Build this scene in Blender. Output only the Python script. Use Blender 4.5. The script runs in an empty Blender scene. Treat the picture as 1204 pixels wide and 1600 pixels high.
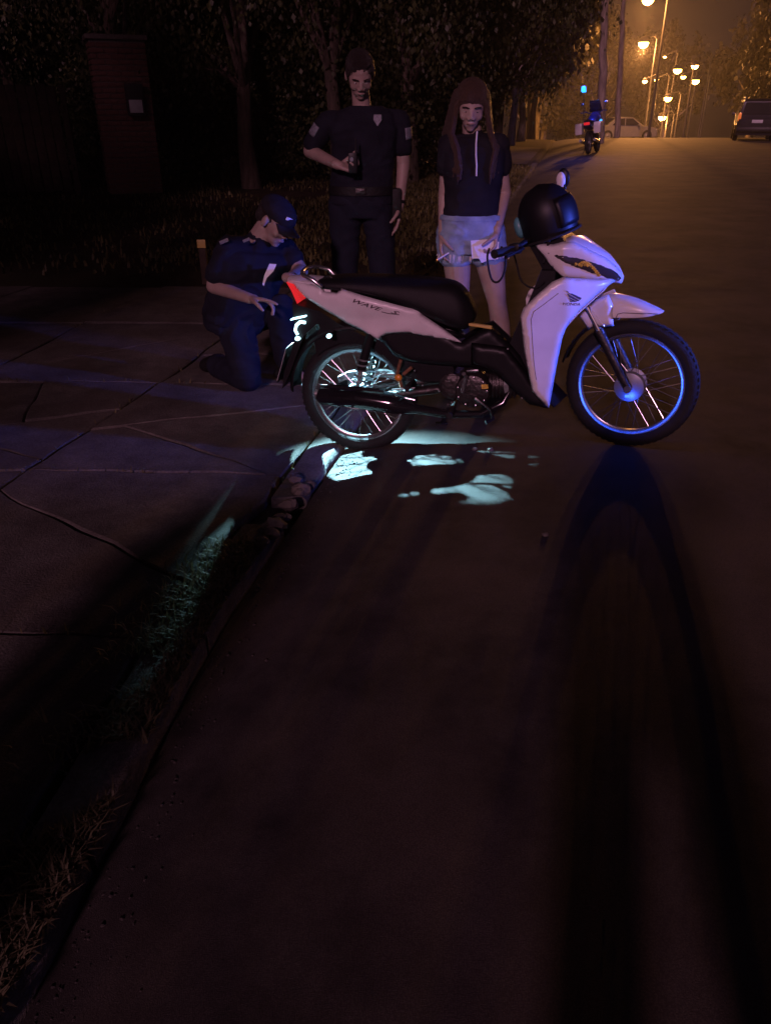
import bpy, bmesh, math, random
import numpy as np
from mathutils import Vector, Matrix, noise
from mathutils.geometry import delaunay_2d_cdt
R = math.radians
random.seed(7); rng = np.random.default_rng(7)
sc = bpy.context.scene
COL = sc.collection

# ---------------------------------------------------------------- camera
FPX, PITCH, CAMH = 1208.0, R(27.5), 1.38
cd = bpy.data.cameras.new('camera'); cam = bpy.data.objects.new('camera', cd); COL.objects.link(cam)
cd.sensor_fit = 'VERTICAL'; cd.sensor_height = 36.0; cd.lens = FPX / 1600 * 36
cd.clip_start = 0.02; cd.clip_end = 2000
cam.location = (0, 0, CAMH); cam.rotation_euler = (R(90) - PITCH, 0, 0)
sc.camera = cam

# ---------------------------------------------------------------- night sky, low light from behind the photographer
SUN_AZ, SUN_EL = 12.3, 21.0          # shadows run along the street, away from the camera
w = bpy.data.worlds.new('World'); sc.world = w; w.use_nodes = True
nt = w.node_tree; nt.nodes.clear()
sky = nt.nodes.new('ShaderNodeTexSky'); sky.sky_type = 'NISHITA'; sky.sun_disc = False
sky.sun_elevation = R(SUN_EL); sky.sun_rotation = R(180 + SUN_AZ)
hsv = nt.nodes.new('ShaderNodeHueSaturation'); hsv.inputs['Saturation'].default_value = 0.25
tint = nt.nodes.new('ShaderNodeMix'); tint.data_type = 'RGBA'; tint.blend_type = 'MULTIPLY'
tint.inputs[0].default_value = 1.0; tint.inputs[7].default_value = (1.0, 0.58, 0.66, 1)
bg = nt.nodes.new('ShaderNodeBackground'); bg.inputs[1].default_value = 0.0018
out = nt.nodes.new('ShaderNodeOutputWorld')
nt.links.new(sky.outputs[0], hsv.inputs['Color']); nt.links.new(hsv.outputs[0], tint.inputs[6])
nt.links.new(tint.outputs[2], bg.inputs[0]); nt.links.new(bg.outputs[0], out.inputs[0])
sd = bpy.data.lights.new('sun', 'SUN'); sd.energy = 1.25; sd.angle = R(3.2); sd.color = (1.0, 0.46, 0.66)
so = bpy.data.objects.new('sun', sd); COL.objects.link(so)
_d = Vector((math.sin(R(SUN_AZ)) * math.cos(R(SUN_EL)), math.cos(R(SUN_AZ)) * math.cos(R(SUN_EL)), -math.sin(R(SUN_EL))))
so.rotation_euler = _d.to_track_quat('-Z', 'Y').to_euler()
sc.view_settings.view_transform = 'Standard'; sc.view_settings.look = 'None'
sc.view_settings.exposure = 0.0; sc.view_settings.gamma = 1.0; sc.view_settings.use_curve_mapping = False
sc.render.engine = 'CYCLES'
cy = sc.cycles; cy.max_bounces = 6; cy.diffuse_bounces = 2; cy.glossy_bounces = 3; cy.transmission_bounces = 4
cy.transparent_max_bounces = 8; cy.sample_clamp_indirect = 3.0; cy.use_denoising = True
cy.caustics_reflective = False; cy.caustics_refractive = False; cy.blur_glossy = 0.5

# ---------------------------------------------------------------- geometry of the view (used to read sizes off the photograph)
CP, SP = math.cos(PITCH), math.sin(PITCH)
def ray(px, py):
    u = (px - 602) / FPX; v = (800 - py) / FPX
    return Vector((u, CP + v * SP, -SP + v * CP))
def at_z(px, py, z=0.0):
    r = ray(px, py); t = (z - CAMH) / r.z; return Vector((r.x * t, r.y * t, z))
def at_y(px, py, Y):
    r = ray(px, py); t = Y / r.y; return Vector((r.x * t, Y, CAMH + r.z * t))

# ---------------------------------------------------------------- materials
M = {}
def mat(name, col, rough=0.6, metal=0.0, var=0.12, scale=8.0, bump=0.0, bscale=60.0, spec=0.5, emit=None, estr=0.0,
        alpha=1.0, trans=0.0, coat=0.0, stretch=None, col2=None):
    m = bpy.data.materials.new(name); m.use_nodes = True; M[name] = m
    n = m.node_tree.nodes; l = m.node_tree.links; b = n['Principled BSDF']
    tc = n.new('ShaderNodeTexCoord'); mp = n.new('ShaderNodeMapping')
    if stretch: mp.inputs['Scale'].default_value = stretch
    l.new(tc.outputs['Object'], mp.inputs[0])
    nz = n.new('ShaderNodeTexNoise'); nz.inputs['Scale'].default_value = scale; nz.inputs['Detail'].default_value = 5
    l.new(mp.outputs[0], nz.inputs['Vector'])
    rp = n.new('ShaderNodeValToRGB'); c = Vector(col)
    lo = c * (1 - var); hi = Vector(col2) if col2 else c * (1 + var)
    rp.color_ramp.elements[0].position = 0.32; rp.color_ramp.elements[1].position = 0.68
    rp.color_ramp.elements[0].color = (*lo, 1); rp.color_ramp.elements[1].color = (*hi, 1)
    l.new(nz.outputs[0], rp.inputs[0]); l.new(rp.outputs[0], b.inputs['Base Color'])
    b.inputs['Roughness'].default_value = rough; b.inputs['Metallic'].default_value = metal
    b.inputs['Specular IOR Level'].default_value = spec
    b.inputs['Coat Weight'].default_value = coat
    b.inputs['Transmission Weight'].default_value = trans
    b.inputs['Alpha'].default_value = alpha
    if emit: b.inputs['Emission Color'].default_value = (*emit, 1); b.inputs['Emission Strength'].default_value = estr
    if bump:
        n2 = n.new('ShaderNodeTexNoise'); n2.inputs['Scale'].default_value = bscale; n2.inputs['Detail'].default_value = 6
        l.new(mp.outputs[0], n2.inputs['Vector'])
        bp = n.new('ShaderNodeBump'); bp.inputs['Strength'].default_value = bump; bp.inputs['Distance'].default_value = 0.02
        l.new(n2.outputs[0], bp.inputs['Height']); l.new(bp.outputs[0], b.inputs['Normal'])
    return m
def ground_mat(name, c1, c2, c3, sc1, sc2, rough=0.85, bump=0.6, bscale=90, spec=0.3, speck=0.0):
    """two noises of different size blended, fine stones, and a relief from both"""
    m = bpy.data.materials.new(name); m.use_nodes = True; M[name] = m
    n = m.node_tree.nodes; l = m.node_tree.links; b = n['Principled BSDF']
    tc = n.new('ShaderNodeNewGeometry')
    a = n.new('ShaderNodeTexNoise'); a.inputs['Scale'].default_value = sc1; a.inputs['Detail'].default_value = 8; a.inputs['Roughness'].default_value = 0.65
    d = n.new('ShaderNodeTexNoise'); d.inputs['Scale'].default_value = sc2; d.inputs['Detail'].default_value = 4
    v = n.new('ShaderNodeTexVoronoi'); v.inputs['Scale'].default_value = bscale
    for t in (a, d, v): l.new(tc.outputs['Position'], t.inputs['Vector'])
    r1 = n.new('ShaderNodeValToRGB'); r1.color_ramp.elements[0].position = 0.35; r1.color_ramp.elements[1].position = 0.65
    r1.color_ramp.elements[0].color = (*c1, 1); r1.color_ramp.elements[1].color = (*c2, 1)
    r2 = n.new('ShaderNodeValToRGB'); r2.color_ramp.elements[0].position = 0.45; r2.color_ramp.elements[1].position = 0.72
    mx = n.new('ShaderNodeMix'); mx.data_type = 'RGBA'; mx.inputs[7].default_value = (*c3, 1)
    l.new(a.outputs[0], r1.inputs[0]); l.new(d.outputs[0], r2.inputs[0]); l.new(r2.outputs[0], mx.inputs[0]); l.new(r1.outputs[0], mx.inputs[6])
    last = mx.outputs[2]
    if speck:
        m2 = n.new('ShaderNodeMix'); m2.data_type = 'RGBA'; m2.blend_type = 'MULTIPLY'; m2.inputs[0].default_value = speck
        rv = n.new('ShaderNodeValToRGB'); rv.color_ramp.elements[0].color = (1.5, 1.5, 1.5, 1); rv.color_ramp.elements[1].color = (0.35, 0.35, 0.35, 1)
        rv.color_ramp.elements[1].position = 0.7
        l.new(v.outputs['Distance'], rv.inputs[0]); l.new(last, m2.inputs[6]); l.new(rv.outputs[0], m2.inputs[7]); last = m2.outputs[2]
    l.new(last, b.inputs['Base Color'])
    b.inputs['Roughness'].default_value = rough; b.inputs['Specular IOR Level'].default_value = spec
    fn = n.new('ShaderNodeTexNoise'); fn.inputs['Scale'].default_value = bscale * 1.6; fn.inputs['Detail'].default_value = 3; fn.inputs['Roughness'].default_value = 0.7
    l.new(tc.outputs['Position'], fn.inputs['Vector'])
    ad = n.new('ShaderNodeMath'); ad.operation = 'MULTIPLY_ADD'; ad.inputs[1].default_value = 0.8
    l.new(fn.outputs[0], ad.inputs[0]); l.new(a.outputs[0], ad.inputs[2])
    bp = n.new('ShaderNodeBump'); bp.inputs['Strength'].default_value = bump; bp.inputs['Distance'].default_value = 0.012
    l.new(ad.outputs[0], bp.inputs['Height']); l.new(bp.outputs[0], b.inputs['Normal'])
    return m
ground_mat('asphalt', (0.026, 0.023, 0.022), (0.062, 0.055, 0.050), (0.095, 0.078, 0.066), 6, 1.3, 0.78, 0.4, 260, 0.35, 0.5)
ground_mat('concrete', (0.10, 0.093, 0.085), (0.165, 0.155, 0.14), (0.065, 0.055, 0.045), 7, 1.6, 0.9, 0.7, 80, 0.25, 0.3)
ground_mat('kerbstone', (0.13, 0.125, 0.115), (0.24, 0.23, 0.21), (0.08, 0.07, 0.06), 9, 3.0, 0.9, 0.9, 70, 0.25, 0.3)
ground_mat('dirt', (0.045, 0.032, 0.022), (0.085, 0.062, 0.042), (0.035, 0.036, 0.016), 3, 0.5, 0.95, 0.8, 60, 0.15, 0.4)
ground_mat('packed_dirt', (0.10, 0.075, 0.052), (0.17, 0.13, 0.09), (0.075, 0.055, 0.04), 2, 0.35, 0.9, 0.6, 40, 0.2, 0.3)
mat('brick_red', (0.17, 0.085, 0.065), 0.9, var=0.3, scale=30, bump=0.5)
mat('mortar', (0.16, 0.14, 0.125), 0.95, var=0.2, scale=40, bump=0.5)
mat('white_paint', (0.72, 0.71, 0.72), 0.32, var=0.08, scale=9, coat=0.25)
mat('black_plastic', (0.008, 0.008, 0.009), 0.42, var=0.2, scale=30, bump=0.05, bscale=300, spec=0.25)
mat('gloss_black', (0.010, 0.010, 0.012), 0.12, var=0.1, coat=0.6)
mat('helmet_black', (0.007, 0.007, 0.009), 0.45, var=0.2, spec=0.25)
mat('seat_vinyl', (0.008, 0.008, 0.009), 0.5, var=0.2, scale=40, bump=0.2, bscale=500, spec=0.25)
mat('rubber', (0.007, 0.007, 0.008), 0.8, var=0.25, scale=30, bump=0.3, bscale=200)
mat('steel', (0.62, 0.63, 0.64), 0.25, 0.95, var=0.12, scale=30)
mat('dull_steel', (0.30, 0.30, 0.30), 0.45, 0.8, var=0.25, scale=25, bump=0.15)
mat('engine_metal', (0.055, 0.05, 0.048), 0.38, 0.7, var=0.35, scale=25, bump=0.25)
mat('rusty', (0.20, 0.10, 0.05), 0.7, 0.3, var=0.4, scale=40, bump=0.3)
mat('orange_lens', (0.75, 0.30, 0.03), 0.2, var=0.1)
mat('clear_lens', (0.80, 0.85, 0.86), 0.12, var=0.05)
mat('red_lens', (0.55, 0.02, 0.02), 0.15, var=0.1, emit=(1.0, 0.03, 0.04), estr=0.5)
mat('headlight_glass', (0.045, 0.04, 0.045), 0.06, var=0.2, coat=1.0)
mat('glint_badge_gold', (0.95, 0.68, 0.12), 0.3, 0.0, var=0.35, scale=60, bump=0.9, bscale=140)  # gold painted as lamp glints on the headlight, also the engine badge
mat('decal_dark', (0.05, 0.03, 0.04), 0.5, var=0.1)
mat('hub_metal', (0.30, 0.32, 0.38), 0.4, 0.35, var=0.15, scale=20)
mat('lamp_and_glint_glow', (0.8, 0.9, 0.95), 0.2, emit=(0.50, 0.88, 1.0), estr=3.5)  # plate lamp glow, also stands for glints on rear reflector and indicators
mat('torchlit_teal', (0.10, 0.30, 0.33), 0.4)  # torchlight beside the helmet, put into the colour
mat('added_blue_glow', (0.1, 0.15, 0.9), 0.3, emit=(0.02, 0.07, 1.0), estr=6.0)  # glow of the lamp added at the front hub
mat('yellow_plastic', (0.52, 0.38, 0.10), 0.5, var=0.2)
mat('plate_white', (0.55, 0.56, 0.57), 0.5, var=0.1)
mat('skin_tan', (0.30, 0.225, 0.19), 0.55, var=0.10, scale=18, bump=0.08, bscale=250)
mat('skin_fair', (0.37, 0.285, 0.24), 0.55, var=0.10, scale=18, bump=0.08, bscale=250)
mat('lip', (0.32, 0.20, 0.17), 0.5)
mat('eye_white', (0.30, 0.28, 0.26), 0.2, var=0.05)
mat('iris', (0.025, 0.015, 0.01), 0.15)
mat('navy_cloth', (0.009, 0.010, 0.017), 0.9, var=0.25, scale=10, bump=0.25, bscale=400, spec=0.2)
mat('navy_trouser', (0.011, 0.013, 0.023), 0.9, var=0.25, scale=10, bump=0.25, bscale=400, spec=0.2)
mat('black_cloth', (0.013, 0.013, 0.018), 0.9, var=0.25, scale=10, bump=0.25, bscale=400, spec=0.2)
mat('denim', (0.27, 0.37, 0.52), 0.9, var=0.28, scale=14, bump=0.35, bscale=350, spec=0.15)
mat('white_cloth', (0.80, 0.81, 0.84), 0.9, var=0.08, bump=0.2, bscale=300)
mat('hair_dark', (0.016, 0.010, 0.008), 0.5, var=0.4, scale=40, bump=0.7, bscale=60, stretch=(14, 14, 1.2))
mat('hair_long', (0.085, 0.052, 0.035), 0.5, var=0.45, scale=30, bump=0.8, bscale=60, stretch=(14, 14, 1.0))
mat('leather', (0.008, 0.008, 0.008), 0.6, var=0.2, bump=0.2, spec=0.25)
mat('badge', (0.17, 0.18, 0.21), 0.5, 0.2, var=0.3, scale=90)
mat('bark', (0.075, 0.058, 0.042), 0.95, var=0.45, scale=5, bump=1.0, bscale=18, stretch=(3, 3, 0.6))
mat('bark_pale', (0.24, 0.20, 0.15), 0.9, var=0.45, scale=4, bump=0.8, bscale=14, stretch=(3, 3, 0.5))
mat('pole_metal', (0.03, 0.028, 0.026), 0.7, 0.0, var=0.2)
mat('lamp_sodium', (1, 0.6, 0.2), 0.5, emit=(1.0, 0.48, 0.08), estr=60.0)
mat('beacon_blue', (0.1, 0.4, 0.9), 0.2, emit=(0.02, 0.30, 1.0), estr=3.0)
mat('torch_glow', (0.9, 0.95, 1), 0.3, emit=(0.55, 0.9, 1.0), estr=60.0)
mat('torch_black', (0.02, 0.02, 0.022), 0.3, 0.5)
mat('car_silver', (0.28, 0.28, 0.29), 0.3, 0.6, var=0.05, coat=0.6)
mat('car_dark', (0.035, 0.035, 0.045), 0.3, 0.3, var=0.05, coat=0.6)
mat('car_glass', (0.02, 0.02, 0.025), 0.06, var=0.1, coat=1.0)
mat('tail_red', (0.35, 0.02, 0.01), 0.2, emit=(1.0, 0.25, 0.05), estr=0.5)
mat('police_blue', (0.03, 0.04, 0.20), 0.3, 0.2, var=0.1, coat=0.5)
mat('cig_paper', (0.75, 0.73, 0.70), 0.8)
mat('ember', (0.5, 0.1, 0.02), 0.8, emit=(1, 0.3, 0.05), estr=1.0)
mat('wood_dark', (0.06, 0.04, 0.028), 0.9, var=0.4, scale=6, bump=0.6, bscale=20)
mat('stone', (0.14, 0.125, 0.11), 0.9, var=0.35, scale=20, bump=0.7, bscale=50)
def leaf_mat(name, c, c2):
    m = mat(name, c, 0.55, var=0.45, scale=1.3, col2=c2, spec=0.4)
    b = m.node_tree.nodes['Principled BSDF']
    b.inputs['Subsurface Weight'].default_value = 0.0
    n = m.node_tree.nodes; l = m.node_tree.links
    tr = n.new('ShaderNodeBsdfTranslucent'); mx = n.new('ShaderNodeMixShader'); mx.inputs[0].default_value = 0.3
    rp = [x for x in n if x.type == 'VALTORGB'][0]
    l.new(rp.outputs[0], tr.inputs[0]); l.new(b.outputs[0], mx.inputs[1]); l.new(tr.outputs[0], mx.inputs[2])
    l.new(mx.outputs[0], n['Material Output'].inputs[0])
leaf_mat('leaf', (0.038, 0.050, 0.018), (0.085, 0.095, 0.030))
leaf_mat('leaf_far', (0.020, 0.022, 0.010), (0.050, 0.044, 0.020))
leaf_mat('grass_blade', (0.085, 0.085, 0.030), (0.20, 0.18, 0.065))
leaf_mat('grass_dry', (0.16, 0.15, 0.08), (0.30, 0.27, 0.16))

# ---------------------------------------------------------------- mesh helpers (all vertices in world space)
class MB:
    def __init__(s): s.v = []; s.f = []
    def add(s, vs, fs):
        o = len(s.v); s.v += [Vector(v) for v in vs]; s.f += [tuple(i + o for i in f) for f in fs]; return s
    def box(s, c, sx, sy, sz, ax=None, bev=0.0):
        a = ax or (Vector((1, 0, 0)), Vector((0, 1, 0)), Vector((0, 0, 1))); c = Vector(c)
        hs = (sx / 2, sy / 2, sz / 2)
        bm = bmesh.new(); bmesh.ops.create_cube(bm, size=1)
        for v in bm.verts: v.co = Vector((v.co.x * sx, v.co.y * sy, v.co.z * sz))
        if bev: bmesh.ops.bevel(bm, geom=list(bm.edges), offset=bev, segments=2, affect='EDGES', profile=0.6)
        bm.verts.index_update()
        s.add([c + a[0] * v.co.x + a[1] * v.co.y + a[2] * v.co.z for v in bm.verts], [[v.index for v in f.verts] for f in bm.faces])
        bm.free(); return s
    def tube(s, pts, r, n=10, cap=True):
        pts = [Vector(p) for p in pts]; rs = r if isinstance(r, (list, tuple)) else [r] * len(pts)
        t0 = (pts[1] - pts[0]).normalized(); up = Vector((0, 0, 1)) if abs(t0.z) < 0.9 else Vector((1, 0, 0))
        e1 = t0.cross(up).normalized(); rings = []
        for i, p in enumerate(pts):
            t = (pts[min(i + 1, len(pts) - 1)] - pts[max(i - 1, 0)]).normalized()
            e1 = (e1 - t * e1.dot(t)).normalized(); e2 = t.cross(e1)
            rings.append([p + (e1 * math.cos(2 * math.pi * k / n) + e2 * math.sin(2 * math.pi * k / n)) * rs[i] for k in range(n)])
        return s.rings(rings, cap)
    def rings(s, rings, cap=True, closed=False):
        n = len(rings[0]); vs = [v for r in rings for v in r]; fs = []
        m = len(rings)
        for i in range(m - (0 if closed else 1)):
            a = i * n; b = ((i + 1) % m) * n
            for k in range(n): fs.append((a + k, a + (k + 1) % n, b + (k + 1) % n, b + k))
        if cap and not closed: fs.append(tuple(reversed(range(n)))); fs.append(tuple((m - 1) * n + k for k in range(n)))
        return s.add(vs, fs)
    def lathe(s, c, axis, prof, n=32, closed=False):
        """prof: list of (distance along axis, radius)"""
        axis = Vector(axis).normalized(); c = Vector(c)
        up = Vector((0, 0, 1)) if abs(axis.z) < 0.9 else Vector((1, 0, 0)); e1 = axis.cross(up).normalized(); e2 = axis.cross(e1)
        return s.rings([[c + axis * a + (e1 * math.cos(2 * math.pi * k / n) + e2 * math.sin(2 * math.pi * k / n)) * r for k in range(n)] for a, r in prof], cap=not closed, closed=closed)
    def ball(s, c, r, ax=None, n=2):
        bm = bmesh.new(); bmesh.ops.create_icosphere(bm, subdivisions=n, radius=1)
        rr = r if isinstance(r, (list, tuple)) else (r, r, r); a = ax or (Vector((1, 0, 0)), Vector((0, 1, 0)), Vector((0, 0, 1))); c = Vector(c)
        bm.verts.index_update()
        s.add([c + a[0] * v.co.x * rr[0] + a[1] * v.co.y * rr[1] + a[2] * v.co.z * rr[2] for v in bm.verts], [[v.index for v in f.verts] for f in bm.faces])
        bm.free(); return s
    def cone(s, p0, r0, p1, r1, n=14):
        s.tube([p0, Vector(p0) * 0.5 + Vector(p1) * 0.5, p1], [r0, (r0 + r1) / 2, r1], n); s.ball(p0, r0 * 0.995); s.ball(p1, r1 * 0.995); return s
    def prism(s, poly, n0, n1):
        """poly: world points of one face; n0, n1: offset vectors to the two faces"""
        k = len(poly); vs = [Vector(p) + n0 for p in poly] + [Vector(p) + n1 for p in poly]
        fs = [tuple(range(k)), tuple(reversed(range(k, 2 * k)))] + [(i, i + k, (i + 1) % k + k, (i + 1) % k) for i in range(k)]
        return s.add(vs, fs)
    def mesh(s, name, inv=None, smooth=True, angle=40):
        me = bpy.data.meshes.new(name)
        me.from_pydata([inv @ v if inv else v for v in s.v], [], s.f)
        bm = bmesh.new(); bm.from_mesh(me); bmesh.ops.recalc_face_normals(bm, faces=bm.faces)
        for f in bm.faces: f.smooth = smooth
        if smooth:
            for e in bm.edges:
                if len(e.link_faces) == 2 and e.calc_face_angle(0) > R(angle): e.smooth = False
        bm.to_mesh(me); bm.free(); me.update(); return me
    def build(s, name, m, parent=None, smooth=True, angle=40):
        inv = WM[parent].inverted() if parent else None
        o = bpy.data.objects.new(name, s.mesh(name, inv, smooth, angle)); COL.objects.link(o)
        o.data.materials.append(M[m])
        if parent: o.parent = parent; WM[o] = WM[parent]
        else: WM[o] = Matrix.Identity(4)
        return o
WM = {}
def tag(o, label=None, cat=None, group=None, kind=None):
    if label: o['label'] = label
    if cat: o['category'] = cat
    if group: o['group'] = group
    if kind: o['kind'] = kind
    return o
def thing(name, loc, label, cat, group=None, rotz=0.0):
    o = bpy.data.objects.new(name, None); COL.objects.link(o); o.empty_display_size = 0.1
    o.location = loc; o.rotation_euler = (0, 0, rotz); WM[o] = Matrix.Translation(Vector(loc)) @ Matrix.Rotation(rotz, 4, 'Z')
    return tag(o, label, cat, group)
def from_np(name, V, F, m, parent=None, smooth=False):
    me = bpy.data.meshes.new(name); me.from_pydata(V, [], F); me.materials.append(M[m])
    if smooth: me.shade_smooth()
    o = bpy.data.objects.new(name, me); COL.objects.link(o)
    if parent: o.parent = parent; WM[o] = WM[parent]
    else: WM[o] = Matrix.Identity(4)
    return o
def copy_tree(o, parent=None):
    c = o.copy(); COL.objects.link(c); c.parent = parent
    for ch in o.children: copy_tree(ch, c)
    return c
def sstep(a, b, x): t = min(1, max(0, (x - a) / (b - a))); return t * t * (3 - 2 * t)

# ---------------------------------------------------------------- the lie of the land
def kerb_x(Y): return -0.98 + 0.218 * Y + 0.13 * sstep(2.2, 0.6, Y)
def s_of(X, Y): return (X - kerb_x(Y)) * 0.977
def fall(Y): d = max(0.0, Y - 43); return -0.075 * d * d / (d + 14)
def z_road(X, Y):
    s = max(0.0, s_of(X, Y)); return 0.078 - 0.187 * math.exp(-s / 0.75) + fall(Y)
def z_verge(X, Y):
    a = max(0.0, -s_of(X, Y))
    h = 0.065 - 0.045 * sstep(2.35, 2.85, Y) * (1 - sstep(4.6, 6.0, Y))
    return -0.105 + h + 0.05 * (1 - math.exp(-a / 0.9)) + fall(Y)
ROADW = 12.5
def z_any(X, Y):
    s = s_of(X, Y)
    return z_road(X, Y) if 0 <= s <= ROADW else (z_verge(X, Y) if s < 0 else 0.10 + fall(Y))
def grid(name, ss, ys, zf, m, jitter=0.0):
    V = []; F = []
    for y in ys:
        for s in ss:
            x = kerb_x(y) + s / 0.977; z = zf(x, y)
            if jitter: z += jitter * noise.noise(Vector((x * 1.7, y * 1.7, 0)))
            V.append((x, y, z))
    n = len(ss)
    for j in range(len(ys) - 1):
        for i in range(n - 1): F.append((j * n + i, j * n + i + 1, (j + 1) * n + i + 1, (j + 1) * n + i))
    return from_np(name, V, F, m, smooth=True)
ysn = list(np.arange(-8, 10, 0.25)) + list(np.arange(10, 60, 1.0)) + list(np.arange(60, 330, 15.0))
def zg(X, Y):
    s = s_of(X, Y)
    if 0 <= s <= ROADW: return z_road(X, Y) - 0.08
    if s > ROADW: return 0.06 + fall(Y)
    z = z_verge(X, Y)
    return z - 0.05 if (Y < 7.4 and s > -4.6) else z + 0.02 * noise.noise(Vector((X * .8, Y * .8, 3)))
ssn = [-130, -90, -60, -40, -30] + list(np.arange(-25, -5, 1.0)) + list(np.arange(-5, -0.05, 0.2)) + [-0.1, 0.0, 0.02, 1, 3, 6, 9, 12.45, 12.5, 12.7, 14, 18, 25, 40, 80, 130]
tag(grid('ground', ssn, ysn, zg, 'dirt'), 'bare earth and verge ground around the street', kind='structure')
ssr = list(np.arange(0.012, 3.0, 0.06)) + list(np.arange(3.0, 12.6, 0.5))
ysr = list(np.arange(-6, 9, 0.08)) + list(np.arange(9, 60, 0.8)) + list(np.arange(60, 260, 8.0))
def zr(X, Y):
    s = s_of(X, Y)
    return z_road(X, Y) + (0.006 * noise.noise(Vector((X * 2.2, Y * 2.2, 1))) + 0.003 * noise.noise(Vector((X * 9, Y * 9, 2)))) * (1 if Y < 12 else 0.3)
road = tag(grid('road', ssr, ysr, zr, 'asphalt'), 'dark worn asphalt street with gutter at its edge', kind='structure')
# dirt side street that leaves the road behind the verge
ssd = list(np.arange(-60, -0.3, 1.5)) + [-0.25]
tag(grid('side_street', ssd, list(np.arange(24.0, 35.0, 0.6)), lambda X, Y: z_verge(X, Y) + 0.028, 'packed_dirt', 0.006), 'packed earth side street lit by lamps', kind='structure')

# pavement: cast concrete slabs, many cracked into pieces
pav = thing('pavement', (0, 0, 0), 'cracked concrete pavement of cast slabs beside the kerb', None); tag(pav, kind='structure')
def split(poly, cuts):
    polys = [poly]
    for _ in range(cuts):
        polys.sort(key=lambda p: -abs(sum(p[i][0] * p[(i + 1) % len(p)][1] - p[(i + 1) % len(p)][0] * p[i][1] for i in range(len(p)))))
        p = polys.pop(0); c = np.mean(np.array(p), 0) + rng.normal(0, 0.09, 2); a = rng.uniform(0, math.pi); nx, ny = math.cos(a), math.sin(a)
        A = []; B = []
        for i in range(len(p)):
            q, r_ = p[i], p[(i + 1) % len(p)]
            dq = (q[0] - c[0]) * nx + (q[1] - c[1]) * ny; dr = (r_[0] - c[0]) * nx + (r_[1] - c[1]) * ny
            (A if dq >= 0 else B).append(q)
            if dq * dr < 0:
                t = dq / (dq - dr); m_ = (q[0] + (r_[0] - q[0]) * t, q[1] + (r_[1] - q[1]) * t); A.append(m_); B.append(m_)
        polys += [x for x in (A, B) if len(x) >= 3]
    return polys
def shrink(p, g):
    c = np.mean(np.array(p), 0); o = []
    n = len(p)
    for i in range(n):
        a = np.array(p[i]); d = c - a; L = np.linalg.norm(d); o.append(tuple(a + d / max(L, 1e-6) * min(g * 1.5, L * 0.3)))
    return o
SL, SW = 1.25, 1.12
for iy in range(-2, 6):
    for ix in range(4):
        y0 = -0.6 + iy * SL; s1 = -0.16 - ix * SW; s0 = s1 - SW
        base = [(s0, y0), (s1, y0), (s1, y0 + SL), (s0, y0 + SL)]
        nc = 0 if rng.random() < 0.25 else int(rng.integers(1, 5)) if (iy > 0 and ix < 2) else int(rng.integers(0, 3))
        for q in split(base, nc):
            # roughen the broken outline
            pts = []
            for i in range(len(q)):
                a, b = np.array(q[i]), np.array(q[(i + 1) % len(q)]); L = np.linalg.norm(b - a); k = max(1, int(L / 0.11))
                for t in range(k):
                    pp = a + (b - a) * t / k
                    nn = noise.noise_vector(Vector((pp[0] * 6, pp[1] * 6, 0))) * (0.018 if nc else 0.004)
                    pts.append((pp[0] + nn.x, pp[1] + nn.y))
            pts = shrink(pts, 0.0045)
            tx, ty, dz = rng.normal(0, 0.004), rng.normal(0, 0.004), rng.normal(0, 0.0025)
            c = np.mean(np.array(pts), 0)
            def P(s, y, d): 
                x = kerb_x(y) + s / 0.977; return Vector((x, y, z_verge(x, y) + dz + tx * (s - c[0]) + ty * (y - c[1]) + d))
            ins = shrink(pts, 0.006); n = len(pts)
            vs = [P(a, b, -0.045) for a, b in pts] + [P(a, b, -0.006) for a, b in pts] + [P(a, b, 0) for a, b in ins] + [P(c[0], c[1], 0)]
            fs = []
            for i in range(n):
                j = (i + 1) % n
                fs += [(i, j, n + j, n + i), (n + i, n + j, 2 * n + j, 2 * n + i), (2 * n + i, 2 * n + j, 3 * n)]
            MB().add(vs, fs).build('slab', 'concrete', pav, angle=30)
# kerb: worn kerb stones, some tilted or broken
kerb = thing('kerb', (0, 0, 0), 'worn and broken concrete kerb along the pavement', None); tag(kerb, kind='structure')
y = -2.0; i = 0
while y < 24:
    L = rng.uniform(0.55, 0.8) if y < 9 else 1.6
    if 2.62 < y < 2.8: y += 0.25; continue      # a broken gap near the rear wheel
    a0, a1 = y + 0.008, y + L - 0.008; tilt = rng.normal(0, 0.006); vs = []; k = 9
    for t in range(k + 1):
        yy = a0 + (a1 - a0) * t / k; xk = kerb_x(yy)
        for (ds, dz, top) in ((-0.145, -0.16, 0), (-0.145, 0.004, 1), (-0.02, 0.006 + tilt, 1), (0.0, -0.014 + tilt, 1), (0.008, -0.20, 0)):
            s = ds + (noise.noise(Vector((yy * 5, ds * 9, 4))) * 0.014 if top else 0)
            x = xk + s / 0.977; vs.append((x, yy, z_verge(xk - 0.02, yy) + dz + (noise.noise(Vector((yy * 7, ds * 20, 9))) * 0.012 if top else 0)))
    fs = []
    for t in range(k):
        for e in range(4): a = t * 5 + e; fs.append((a, a + 1, a + 6, a + 5))
    fs += [(0, 1, 2, 3, 4), tuple(k * 5 + e for e in (4, 3, 2, 1, 0))]
    MB().add(vs, fs).build('kerb_stone', 'kerbstone', kerb, angle=50)
    y += L; i += 1
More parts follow.
